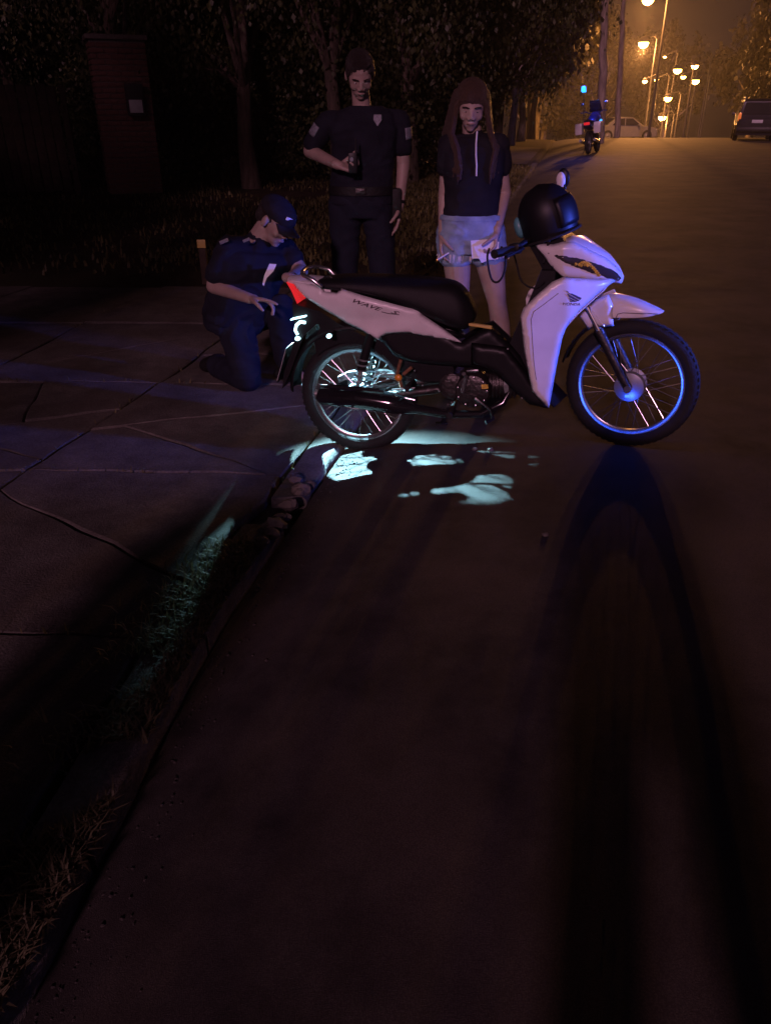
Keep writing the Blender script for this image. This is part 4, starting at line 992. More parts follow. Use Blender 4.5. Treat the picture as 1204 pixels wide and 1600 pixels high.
zp = MB(); zz = [(zs(205), -.068), (zs(222), -.100), (zs(240), -.128), (zs(256), -.134), (zs(272), -.130)]
zp.tube([V3((cx + .004 * math.sin(z * 30), Y0 + d - .004, z)) for z, d in zz], .0042, 6).build('zip_cord', 'white_cloth', wom)
st = MB(); torso(st, [(V3((cx, Y0, zs(392))), X_, F_, .148, .118), (V3((cx, Y0, zs(362))), X_, F_, .176, .134), (V3((cx, Y0, zs(334))), X_, F_, .152, .118)])
for hp, kn in ((hipL, knL), (hipR, knR)): limb(st, [hp, hp + (kn - hp) * .27], [.106, .102])
shorts = fuse(st, 'shorts', 'denim', wom, .006, 3, .005, 10)
torb = MB(); torso(torb, [(V3((cx, Y0, zs(341))), X_, F_, .170, .130), (V3((cx, Y0, zs(334))), X_, F_, .163, .125)]); torb.build('waistband', 'denim', shorts, angle=50)
for hp, kn in ((hipL, knL), (hipR, knR)):
    c = hp + (kn - hp) * .34; mb = MB()
    for q in range(70):
        a = rng.uniform(0, 2 * math.pi); d = V3((math.cos(a), math.sin(a), 0)); p0 = c + d * .100 + V3((0, 0, .03)); mb.tube([p0, p0 + d * .004 - V3((rng.normal(0, .004), 0, rng.uniform(.02, .045)))], .0012, 4)
    mb.build('frayed_hem', 'white_cloth', shorts)
for an in (anL, anR):
    s_ = MB(); shoe(s_, an, V3((0.1, -1, 0)), g0 - .0 if an is anL else z_any(.69, Y0), .85); fuse(s_, 'shoe', 'leather', wom, .007, 2)
cg = thing('cigarette', tuple(tips[1]), 'white cigarette between the fingers of the person in denim shorts', 'cigarette')
c0 = wrL + V3((.012, -.05, -.098)); MB().tube([c0 + V3((.02, 0, .012)), c0 + V3((-.040, -.02, -.018))], .0042, 8).build('paper', 'cig_paper', cg)
MB().tube([c0 + V3((-.040, -.02, -.018)), c0 + V3((-.0425, -.0208, -.0192))], .0041, 8).build('ember', 'ember', cg)
# white folded sheet hanging from the left hand
pc = J(757, 390, -.14); ppr = MB(); q = [(735, 376), (759, 374), (779, 378), (778, 405), (762, 407), (752, 411), (748, 404), (737, 404)]
rings = [J(x, y_, -.14 + .012 * math.sin(x * .35)) for x, y_ in q]
ppr.prism(rings, V3((0, 0, 0)), V3((0, .003, 0)))
o = ppr.build('paper_sheet', 'white_cloth', None, smooth=False); tag(o, 'crumpled white sheet held at the hem of the light denim shorts', 'paper')

# ---- officer crouching at the tail of the motorcycle
Y0 = 4.35; gx = -.78; g0 = z_any(gx, Y0)
cr = thing('person', (gx, Y0, g0), 'person in dark uniform and black cap kneeling at the tail of the white motorcycle', 'person')
RT = V3((.5, -.85, 0)).normalized()          # his right side (towards the camera)
Ff = V3((.85, .5, 0)).normalized()           # where he faces... along the machine
hd_f = V3((.78, -.50, -.62)); hd_u = V3((.52, -.15, .84))
hc_ = J(430, 346, -.02)
hip = J(372, 486, .05); chest = J(398, 420, .0); sho = J(401, 388, .02)
shL = J(357, 388, -.04); shR = J(447, 392, .10)
elL, wrL = J(334, 447, -.06), J(392, 467, -.22)
elR, wrR = J(470, 424, .02), V3((-.475, 3.955, .634))
b = MB(); P, A, sk = add_head(b, hc_, hd_f, hd_u, 1.0)
b.cone(hc_ - hd_u.normalized() * .055 - hd_f.normalized() * .03, .056, sho + V3((0, 0, .02)), .066)
rt = (shR - shL).normalized(); up = (sho - hip).normalized(); fw = rt.cross(up).normalized()
if fw.y > 0: fw = -fw
rowsK = [(hip + (sho - hip) * t, rt, fw, a, b_) for t, a, b_ in [(-.1, .165, .125), (.12, .168, .125), (.4, .16, .12), (.68, .178, .125), (.86, .175, .115), (1.0, .12, .08)]]
torso(b, rowsK)
limb(b, [shL, elL, wrL], [.052, .042, .028]); limb(b, [shR, elR, wrR], [.052, .041, .028])
hipL = hip + rt * -.02 + V3((0, -.04, -.02)); hipR = hip + rt * .10 + V3((0, .08, -.02))
knL = V3(tuple(J(385, 560, -.07))); knL.z = g0 + .075; anL = knL + V3((-.26, .30, -.0)); anL.z = g0 + .07
knR = J(438, 482, .02); anR = V3((knR.x + .0, knR.y + .12, z_any(knR.x, knR.y + .12) + .09))
limb(b, [hipL, knL, anL], [.088, .058, .04]); limb(b, [hipR, knR, anR], [.088, .058, .04])
b.cone(anR, .04, anR + V3((.09, -.05, -.055)), .03)
add_hand(b, wrL, V3((.80, -.25, -.02)), V3((.1, -.35, -.95)), -1, .42, 1.0, curls=[.12, .55, .62, .5], thumb=(.6, .35))
tdir = V3((.35, -.85, -.615)).normalized()
add_hand(b, wrR, V3((.9, -.35, -.1)), V3((.15, -.2, -.95)), -1, .85, 1.0, thumb=(.3, .9))
body = fuse(b, 'body', 'skin_tan', cr, .005, 2, sock=sk); face_parts(P, A, 1.0, body)
h = MB(); h.ball(P(0, -.028, .030), (.081, .092, .078), A, 3); h.ball(P(0, -.075, -.01), (.062, .038, .05), A, 2); fuse(h, 'hair', 'hair_dark', cr, .006, 1, .003, 40)
sgr = MB(); torso(sgr, [(c, r_, f, a + .022, b_ + .022) for c, r_, f, a, b_ in rowsK])
limb(sgr, [shL, shL + (elL - shL) * .72], [.066, .066]); limb(sgr, [shR, shR + (elR - shR) * .45], [.066, .066]); sgr.cone(sho + V3((.015, -.005, .03)), .07, sho - up * .04, .09)
for q_ in (shL, shR): sgr.cone(sho - up * .02, .075, q_ - V3((0, 0, .005)), .066)
fuse(sgr, 'shirt', 'navy_cloth', cr, .007, 3, .007, 8)
tr_ = MB(); torso(tr_, [(hip - up * .10, rt, fw, .16, .13), (hip - up * .02, rt, fw, .188, .148), (hip + up * .04, rt, fw, .186, .145)])
limb(tr_, [hipL, knL, anL + (knL - anL) * .15], [.11, .078, .068]); limb(tr_, [hipR, knR, anR + (knR - anR) * .15], [.11, .082, .068])
fuse(tr_, 'trousers', 'navy_trouser', cr, .008, 3, .007, 7)
s_ = MB(); shoe(s_, anR, V3((1, -.3, 0)), anR.z - .09); fuse(s_, 'boot', 'leather', cr, .007, 2)
s_ = MB(); s_.cone(anL, .05, anL + V3((-.05, .03, -.02)), .044); s_.cone(anL + V3((-.05, .03, -.02)), .042, anL + V3((-.05, .04, -.025)) + V3((.02, .05, -.0)), .04); fuse(s_, 'boot', 'leather', cr, .007, 2)
# peaked cap with a pale bar on its front
cap = MB(); 
for t in range(1): cap.ball(P(0, -.012, .058), (.088, .107, .066), A, 3)
cap.cone(P(0, -.06, .05), .062, P(0, .04, .05), .066)
capo = fuse(cap, 'cap', 'black_cloth', cr, .006, 2, .001, 20)
vs = []
for i, rr in enumerate(np.linspace(0, 1, 5)):
    for a in np.linspace(-1.05, 1.05, 11):
        vs.append(P(math.sin(a) * (.082 + .004 * rr), .075 * math.cos(a) + .01 + rr * .078 * math.cos(a * .9), .038 - .016 * rr - .018 * abs(math.sin(a)) ** 2 * (1 + rr)))
mb = MB(); mb.add(vs, [(j * 11 + i, j * 11 + i + 1, (j + 1) * 11 + i + 1, (j + 1) * 11 + i) for j in range(4) for i in range(10)])
o = mb.build('cap_peak', 'black_cloth', capo); o.modifiers.new('t', 'SOLIDIFY').thickness = .003
r_ = A[0]
pb = J(460, 330, -.03); cb = P(.035, .083, .075); MB().box(cb, .036, .006, .016, ((A[0] * .9 - A[1] * .43).normalized(), (A[1] * .9 + A[0] * .43).normalized(), A[2]), .002).build('cap_bar', 'white_cloth', capo)
for (px, py, sz) in [(350, 377, .05), (385, 375, .04)]:
    q = J(px, py, -.125); MB().box(q, sz, .004, sz * .35, (V3((.9, -.1, .35)).normalized(), V3((.1, .95, .3)).normalized(), V3((-.35, 0, .94)).normalized()), .001).build('shoulder_tab', 'badge', cr)
q = [J(x, y_, -.175) for x, y_ in [(421, 412), (432, 413), (427, 424), (417, 434), (412, 447), (410, 444), (413, 430)]]
MB().prism(q, V3((0, 0, 0)), V3((0.0, .004, 0))).build('identity_card', 'white_cloth', cr, smooth=False)
# torch in his right hand, behind the tail: the cold light of the picture
tp = wrR + V3((.085, -.02, -.02)); torch = thing('torch', tuple(tp), 'black hand torch shining cold white light at the rear wheel', 'torch')
MB().lathe(tp, tdir, [(-.07, .010), (-.07, .014), (.03, .014), (.045, .021), (.075, .022), (.075, .018), (.068, .016)], 20).build('barrel', 'torch_black', torch)
MB().lathe(tp + tdir * .066, tdir, [(0, .001), (.002, .016), (.003, .001)], 20).build('lens', 'torch_glow', torch)
tld = bpy.data.lights.new('torch_light', 'SPOT'); tld.energy = 950; tld.color = (.40, .83, 1.0); tld.spot_size = R(70); tld.spot_blend = 1.0; tld.shadow_soft_size = .008
tlo = bpy.data.objects.new('torch_light', tld); COL.objects.link(tlo); tlo.parent = torch
tlo.location = tdir * .08; tlo.rotation_euler = tdir.to_track_quat('-Z', 'Y').to_euler()

# ---- people standing behind the camera: out of frame, their shadows fall on the road
def bystander(x, y, ht, label, arms, wide=1.0):
    z = z_any(x, y); k = ht / 1.72
    t = thing('person', (x, y, z), label, 'person')
    P0 = lambda a, b_, c: V3((x + a * k * wide, y + b_ * k, z + c * k))
    b = MB(); P, A, sk = add_head(b, P0(0, .02, 1.60), V3((0, 1, -.1)), V3((0, .05, 1)), k)
    b.cone(P0(0, 0, 1.52), .058 * k, P0(0, 0, 1.42), .066 * k)
    rows = [(P0(0, 0, c), V3((1, 0, 0)), V3((0, 1, 0)), a * k * wide, d * k) for c, a, d in [(.86, .165, .115), (.95, .165, .12), (1.08, .158, .115), (1.2, .175, .125), (1.3, .188, .122), (1.4, .165, .09), (1.43, .08, .06)]]
    torso(b, rows); s2 = MB(); torso(s2, [(c, r_, f, a + .03, d + .03) for c, r_, f, a, d in rows])
    for s_ in (-1, 1):
        sh = P0(s_ * .19, 0, 1.36)
        el, wr = (P0(s_ * .30, .08, 1.14), P0(s_ * .06, .30, 1.33)) if arms else (P0(s_ * .25, -.02, 1.08), P0(s_ * .25, .04, .84))
        limb(b, [sh, el, wr], [.052 * k, .042 * k, .028 * k]); add_hand(b, wr, V3((0, .3, .9)) if arms else V3((0, .1, -1)), V3((-s_, 0, 0)), s_ if arms else -s_, .4, k)
        limb(s2, [sh, sh + (el - sh) * .6], [.075 * k, .07 * k])
        limb(b, [P0(s_ * .10, 0, .90), P0(s_ * .125, .01, .48), P0(s_ * .15, 0, .09)], [.085 * k, .055 * k, .04 * k])
        s3 = MB(); shoe(s3, P0(s_ * .15, 0, .09), V3((s_ * .2, 1, 0)), z, k); fuse(s3, 'boot', 'leather', t, .01, 2)
    fuse(b, 'body', 'skin_tan', t, .008, 2); fuse(s2, 'shirt', 'navy_cloth', t, .01, 3, .006, 8)
    tr_ = MB(); torso(tr_, [(P0(0, 0, .78), V3((1, 0, 0)), V3((0, 1, 0)), .16 * k, .12 * k), (P0(0, 0, .93), V3((1, 0, 0)), V3((0, 1, 0)), .19 * k, .14 * k)])
    for s_ in (-1, 1): limb(tr_, [P0(s_ * .10, 0, .88), P0(s_ * .125, .01, .48), P0(s_ * .15, 0, .12)], [.112 * k, .085 * k, .07 * k])
    fuse(tr_, 'trousers', 'navy_trouser', t, .01, 3, .006, 7)
    h = MB(); h.ball(P(0, -.022, .050), (.083 * k, .099 * k, .080 * k), A, 3); fuse(h, 'hair', 'hair_dark', t, .008, 1)
bystander(.225, -.55, 1.76, 'person in dark clothes standing on the road with both hands raised holding a phone', True, 1.2)
bystander(-1.38, -.95, 1.76, 'person in dark uniform standing on the pavement with arms hanging', False)

# ---------------------------------------------------------------- brick meter pillar
p0 = at_z(174, 306, -.01); p1 = at_z(256, 303, -.01)
PX = (p0 + p1) / 2; PX.z = z_verge(PX.x, PX.y); pw = (p1 - p0).length; ph = at_y(180, 62, PX.y).z - PX.z; pdp = .55
pil = thing('meter_pillar', tuple(PX), 'square red brick pillar with small electricity meter box on its face', 'pillar')
yaw = math.atan2(p1.y - p0.y, p1.x - p0.x); ax = (V3((math.cos(yaw), math.sin(yaw), 0)), V3((-math.sin(yaw), math.cos(yaw), 0)), V3((0, 0, 1)))
MB().box(PX + ax[2] * ph / 2 + ax[1] * pdp / 2, pw - .03, pdp - .03, ph, ax).build('core', 'mortar', pil, smooth=False)
MB().box(PX + ax[2] * (ph + .04) + ax[1] * pdp / 2, pw + .08, pdp + .08, .08, ax, .015).build('cap_stone', 'mortar', pil)
nb = 4; bl_ = pw / nb; ncr = int(ph / .085)
def brick_mesh(L, D):
    mb = MB(); mb.box((0, 0, 0), L, D, .068, None, .006); me = mb.mesh('brick'); me.materials.append(M['brick_red']); return me
bm_f = brick_mesh(bl_ - .014, .06); bm_h = brick_mesh(bl_ / 2 - .014, .06); bm_s = brick_mesh(pdp / 2 - .02, .06)
rot = Matrix.Rotation(yaw, 3, 'Z')
def put(me, pos, extra=0.0):
    o = bpy.data.objects.new('brick', me); COL.objects.link(o); o.parent = pil
    o.location = pos - PX; o.rotation_euler = (0, 0, yaw + extra + rng.normal(0, .006)); return o
for c in range(ncr):
    z = .045 + c * .085
    xs_ = [(-pw / 2 + bl_ * (i + .5), bm_f) for i in range(nb)] if c % 2 == 0 else [(-pw / 2 + bl_ / 4, bm_h)] + [(-pw / 2 + bl_ * (i + 1), bm_f) for i in range(nb - 1)] + [(pw / 2 - bl_ / 4, bm_h)]
    for xx, me in xs_: put(me, PX + ax[0] * xx + ax[1] * (.028 + rng.normal(0, .003)) + ax[2] * z)
    for sgn in (-1, 1):
        for i in range(2): put(bm_s, PX + ax[0] * sgn * (pw / 2 - .028) + ax[1] * (.07 + (pdp - .08) * (i + .5) / 2) + ax[2] * z, R(90))
mc = at_y(211, 156, PX.y - .05)
MB().box(mc, .30, .10, .50, ax, .015).build('meter_box', 'pole_metal', pil)
MB().box(mc - ax[1] * .052 - ax[2] * .10, .22, .01, .20, ax, .004).build('meter_window', 'plate_white', pil)

# ---------------------------------------------------------------- plank fence beside the pillar
A0 = V3((-12.5, 14.0, 0)); A1 = V3((-5.6, 15.2, 0)); fd = (A1 - A0).normalized(); fn = V3((-fd.y, fd.x, 0)); fl = (A1 - A0).length
fen = thing('plank_fence', tuple(A0), 'dark weathered plank fence beside the brick pillar', 'fence')
pm = MB().box((0, 0, 0), .15, .022, 1.7, None, .003).mesh('plank'); pm.materials.append(M['wood_dark'])
for i in range(int(fl / .165)):
    q = A0 + fd * (.165 * i + .08); o = bpy.data.objects.new('plank', pm); COL.objects.link(o); o.parent = fen
    o.location = q - A0 + V3((0, 0, z_verge(q.x, q.y) + .90 + rng.normal(0, .012))); o.rotation_euler = (rng.normal(0, .008), rng.normal(0, .008), math.atan2(fd.y, fd.x))
for hz_ in (.45, 1.4): MB().box((A0 + A1) / 2 + fn * .035 + V3((0, 0, hz_)), fl, .045, .09, (fd, fn, V3((0, 0, 1)))).build('rail', 'wood_dark', fen)
for i in range(4):
    q = A0 + fd * (fl * i / 3); MB().box(q + fn * .09 + V3((0, 0, .85)), .10, .06, 1.8, (fd, fn, V3((0, 0, 1)))).build('post', 'wood_dark', fen)
# short marker post with a yellow reflector on the pavement
q = at_z(322, 440, 0.0); mk = thing('marker_post', (q.x, q.y, z_any(q.x, q.y)), 'short dark post with yellow reflector plate on the pavement', 'marker')
tz = at_y(322, 380, q.y).z
MB().box((q.x, q.y, (tz - .06) / 2), .06, .06, tz - .02, None, .006).build('post', 'wood_dark', mk)
MB().box((q.x, q.y - .034, tz), .075, .006, .07, None, .004).build('reflector', 'yellow_plastic', mk)

# ---------------------------------------------------------------- trees and shrubs
def leaves(n, fn_, size, droop, seed):
    g = np.random.default_rng(seed); V = np.zeros((n * 4, 3)); 
    for i in range(n):
        c = fn_(g); a = g.uniform(0, 2 * math.pi); L = size * g.uniform(.6, 1.5); W_ = L * g.uniform(.22, .4)
        d = np.array([math.cos(a) * (1 - droop), math.sin(a) * (1 - droop), -droop + g.normal(0, .35)]); d /= np.linalg.norm(d)
        s_ = np.cross(d, g.normal(0, 1, 3)); s_ /= np.linalg.norm(s_)
        V[4 * i] = c; V[4 * i + 1] = c + d * L * .5 + s_ * W_; V[4 * i + 2] = c + d * L; V[4 * i + 3] = c + d * L * .5 - s_ * W_
    return V.tolist(), [(4 * i, 4 * i + 1, 4 * i + 2, 4 * i + 3) for i in range(n)]
def leaf_obj(V, F, m, parent, name='crown'):
    o = from_np(name, V, F, m, parent); return o
def clumps(g, n, rx, ry, z0, z1, hollow=.55):
    out_ = []
    while len(out_) < n:
        p = g.uniform(-1, 1, 3); r_ = np.linalg.norm(p)
        if r_ < 1 and r_ > hollow * g.uniform(0, 1): out_.append((p[0] * rx, p[1] * ry, z0 + (p[2] * .5 + .5) * (z1 - z0), g.uniform(.6, 1.3)))
    return out_
def make_shrub(seed, rx, ry, h, n=7000, size=.13, m='leaf'):
    g = np.random.default_rng(seed); cl = clumps(g, 60, rx, ry, .15, h, .7)
    def f(g):
        c = cl[g.integers(0, len(cl))]; return np.array([c[0], c[1], c[2]]) + g.normal(0, .22 * c[3], 3)
    t = thing('shrub', (0, 0, 0), 'x', 'shrub'); V, F = leaves(n, f, size, .45, seed); V = [(v[0], v[1], max(v[2], .03)) for v in V]
    leaf_obj(V, F, m, t, 'foliage')
    mb = MB()
    for k in range(7):
        a = g.uniform(0, 6.28); q = cl[k * 7]; mb.tube([V3((.12 * math.cos(a), .12 * math.sin(a), -.05)), V3((q[0] * .4, q[1] * .4, q[2] * .5)), V3(q[:3])], [.035, .022, .008], 6)
    mb.build('stem', 'bark', t); return t
def make_tree(seed, h, rx, z0, n=7000, size=.2, tr=.16, bark='bark', m='leaf', hang=0.5, ry=None):
    g = np.random.default_rng(seed); cl = clumps(g, 55, rx, ry or rx, z0, h, .6)
    def f(g):
        c = cl[g.integers(0, len(cl))]; return np.array([c[0], c[1], c[2]]) + g.normal(0, 1, 3) * np.array([.3, .3, .42]) * c[3]
    t = thing('tree', (0, 0, 0), 'x', 'tree'); V, F = leaves(n, f, size, hang, seed); leaf_obj(V, F, m, t)
    mb = MB(); pts = [V3((0, 0, -.1))]; rs = [tr * 1.5]
    for k in range(1, 9): pts.append(V3((g.normal(0, .06) * k ** .5, g.normal(0, .06) * k ** .5, h * .85 * k / 8))); rs.append(tr * (1.15 - .95 * k / 8))
    mb.tube(pts, rs, 12)
    for k in range(10):
        q = cl[k * 5]; j = min(7, max(2, int(q[2] / h * 7) - 1)); a = pts[j]
        mb.tube([a, V3((q[0] * .5, q[1] * .5, (a.z + q[2]) / 2 + .1)), V3(q[:3])], [rs[j] * .55, rs[j] * .35, .012], 7)
    mb.build('trunk', bark, t); return t
def relabel(o, label, group): o['label'] = label; o['group'] = group
def place(proto, used, X, Y, rz, s_, label, group):
    o = proto if not used[0] else copy_tree(proto); used[0] = True
    o.location = (X, Y, z_any(X, Y) - .02); o.rotation_euler = (0, 0, rz); o.scale = (s_, s_, s_); relabel(o, label, group); return o
SH = [(make_shrub(11 + i, 1.5, 1.1, 2.6 + .5 * i, 22000, .075), [False]) for i in range(3)]
shr = [(-13, 19, 1), (-10.5, 20, 1.1), (-8.4, 19.5, 1.15), (-6.3, 19.2, .95), (-3.9, 18.6, 1.2), (-2.2, 18.2, 1.0), (-.6, 18.8, 1.25), (.6, 20.0, 1.1), (1.5, 21.2, 1.1), (-1.6, 20.8, 1.35), (-4.6, 21, 1.3), (-7.2, 22, 1.3)]
for i, (X, Y, s_) in enumerate(shr):
    far = i in (9, 10, 11)
    pr = SH[i % 3]; place(pr[0], pr[1], X, Y, i * 1.3, s_, 'dense dark shrub in the row along the verge behind the people', 'shrubs in the row behind the verge')
TP = [(make_tree(31, 8.5, 2.6, 1.9, 22000, .09, .15, hang=.75), [False]), (make_tree(32, 9.5, 2.4, 2.3, 22000, .09, .13, hang=.8), [False])]
for i, (X, Y, s_) in enumerate([(-10.8, 17, 1), (-7.6, 17.6, .95), (-9.3, 23, 1.1), (-4.9, 16.6, .9), (-2.6, 16.4, .95), (-.9, 16.8, 1.0), (.5, 17.8, 1.0), (1.9, 19.5, 1.0), (2.7, 21.6, 1.0), (-.2, 22.4, 1.1)]):
    pr = TP[i % 2]; place(pr[0], pr[1], X, Y, i * 2.1, s_, {3: 'dark tree whose trunk stands between the brick pillar and the standing uniformed person', 4: 'dark tree rising directly behind the standing uniformed person',
        8: 'dark drooping tree at the corner where the dirt side street begins'}.get(i, 'dark tree with low drooping foliage on the verge'), 'trees on the dark verge')
# unseen trees added behind the photographer to shade the verge and pavement
BT = (make_tree(51, 12.5, 2.5, 2.6, 2600, .26, .2, hang=.5), [False]); BT2 = (make_tree(52, 12.5, 2.5, 2.6, 12000, .26, .2, hang=.5), [False])
place(BT[0], BT[1], -5.5, -6.2, 0, 1.0, 'tall thinly leaved shade tree added out of view behind the photographer', 'added shade trees behind the photographer')
for i, (X, Y, s_) in enumerate([(-9.6, -6.6, 1.05), (-14, -6.0, 1.0)]):
    place(BT2[0], BT2[1], X, Y, i * 1.9, s_, 'tall densely leaved shade tree added out of view behind the photographer', 'added shade trees behind the photographer')
# trees beyond the side street, lit by the lamps
FT = [(make_tree(41, 9, 3.2, 2.2, 6500, .30, .17, 'bark_pale', 'leaf_far', .6), [False]), (make_tree(42, 11, 3.4, 3.0, 6500, .32, .15, 'bark_pale', 'leaf_far', .6), [False])]
for i, (X, Y, s_) in enumerate([(5.4, 37, .9), (3.6, 37.5, 1), (1.2, 38, 1.1), (-2, 39, 1.1), (6.6, 42, 1.0), (8.0, 47, 1.1), (10.4, 60, 1.2), (9.0, 54, 1.1)]):
    pr = FT[i % 2]; place(pr[0], pr[1], X, Y, i * 2.1, s_, 'pale-barked tree beyond the dirt side street lit by lamp light', 'trees beyond the side street')
for i, (X, Y, s_) in enumerate([(30, 66, 1.1), (34, 74, 1.3), (38, 90, 1.4), (46, 96, 1.6), (36, 112, 1.6), (27, 110, 1.5), (19, 104, 1.4), (24, 130, 1.7), (33, 150, 1.8), (44, 140, 1.8), (15, 92, 1.3), (27.5, 58, 1.0), (54, 120, 1.8)]):
    pr = FT[i % 2]; place(pr[0], pr[1], X, Y, i * 1.7, s_, 'far tree glowing brown around the sodium street lamps', 'far trees along the lamp-lit street')
# bare lit trunks by the side street
for (px, Y, r_, top_px, label) in [(938, 37.5, .16, 942, 'tall slender pale trunk rising just behind the police motorcycle'), (964, 46, .13, 972, 'thin pale leaning trunk between the slender trunk and the street lamps')]:
    b0 = at_y(px, 208, Y); X = b0.x; t = thing('palm_tree', (X, Y, z_any(X, Y)), label, 'tree')
    t1 = at_y(top_px, -40, Y); pts = [V3((X, Y, z_any(X, Y) - .1))]
    for k in range(1, 12): pts.append(pts[0].lerp(V3((t1.x, Y, t1.z + 1.5)), k / 11) + V3((rng.normal(0, .03), 0, 0)))
    MB().tube(pts, [r_ * (1.25 - .5 * k / 11) for k in range(12)], 10).build('trunk', 'bark_pale', t)
    mb = MB(); tp_ = pts[-1]
    for k in range(16):
        a = 2 * math.pi * k / 16; L = rng.uniform(1.3, 1.9); rows = []
        for j in range(7):
            u = j / 6; c = tp_ + V3((math.cos(a), math.sin(a), 0)) * L * u + V3((0, 0, .9 * u - 1.7 * u * u)); s_ = V3((-math.sin(a), math.cos(a), 0)) * (.16 * math.sin(math.pi * min(1, u + .12)) + .01)
            rows += [c - s_ - V3((0, 0, .06 * u)), c, c + s_ - V3((0, 0, .06 * u))]
        mb.add(rows, [(j * 3 + i, j * 3 + i + 1, j * 3 + i + 4, j * 3 + i + 3) for j in range(6) for i in range(2)])
    mb.build('crown', 'leaf_far', t)

# ---------------------------------------------------------------- street lamps
lamp_px = [(1012, -3, 52, .26, 5000), (1005, 66, 78, .34, 13000), (1043, 152, 78, .26, 2000), (1034, 182, 82, .28, 2000), (1058, 108, 62, .22, 800), (1085, 102, 66, .20, 0), (1086, 125, 70, .24, 0),
           (1067, 119, 74, .16, 0), (1007, 126, 76, .16, 0), (1025, 124, 80, .15, 0), (1038, 88, 82, .11, 0)]
where = ['first sodium street lamp up the street past the police motorcycle', 'large bright sodium street lamp second up the street from the police motorcycle', 'sodium street lamp low above the crest of the street', 'lowest sodium street lamp right above the crest of the street']
for i, (px, py, Y, r_, en) in enumerate(lamp_px):
    r_ *= 1.3
    p = at_y(px, py, Y); zb = z_any(p.x, Y); arm = 1.1
    t = thing('street_lamp', (p.x + arm, Y, zb), where[i] if i < 4 else 'distant sodium street lamp among the trees past the crest', 'street lamp', 'street lamps')
    MB().tube([(p.x + arm, Y, zb - .1), (p.x + arm, Y, zb + (p.z - zb) * .6), (p.x + arm, Y, p.z + .2), (p.x + arm * .8, Y, p.z + .45), (p.x + .2, Y, p.z + r_ * .9)], [.09, .07, .05, .04, .035], 8).build('pole', 'pole_metal', t)
    MB().lathe((p.x, Y, p.z), (0, 0, 1), [(-.02, r_ * 1.0), (r_ * .5, r_ * .95), (r_ * .9, r_ * .5), (r_ * 1.0, .03)], 20).build('hood', 'pole_metal', t)
    MB().ball((p.x, Y, p.z - r_ * .15), (r_ * .96, r_ * .96, r_ * .85), n=3).build('globe', 'lamp_sodium', t)
    if en:
        ld = bpy.data.lights.new('lamp_light', 'POINT'); ld.energy = en; ld.color = (1.0, .38, .10); ld.shadow_soft_size = .25
        lo = bpy.data.objects.new('lamp_light', ld); COL.objects.link(lo); lo.parent = t; lo.location = (-arm, 0, p.z - zb - r_ * 1.4)

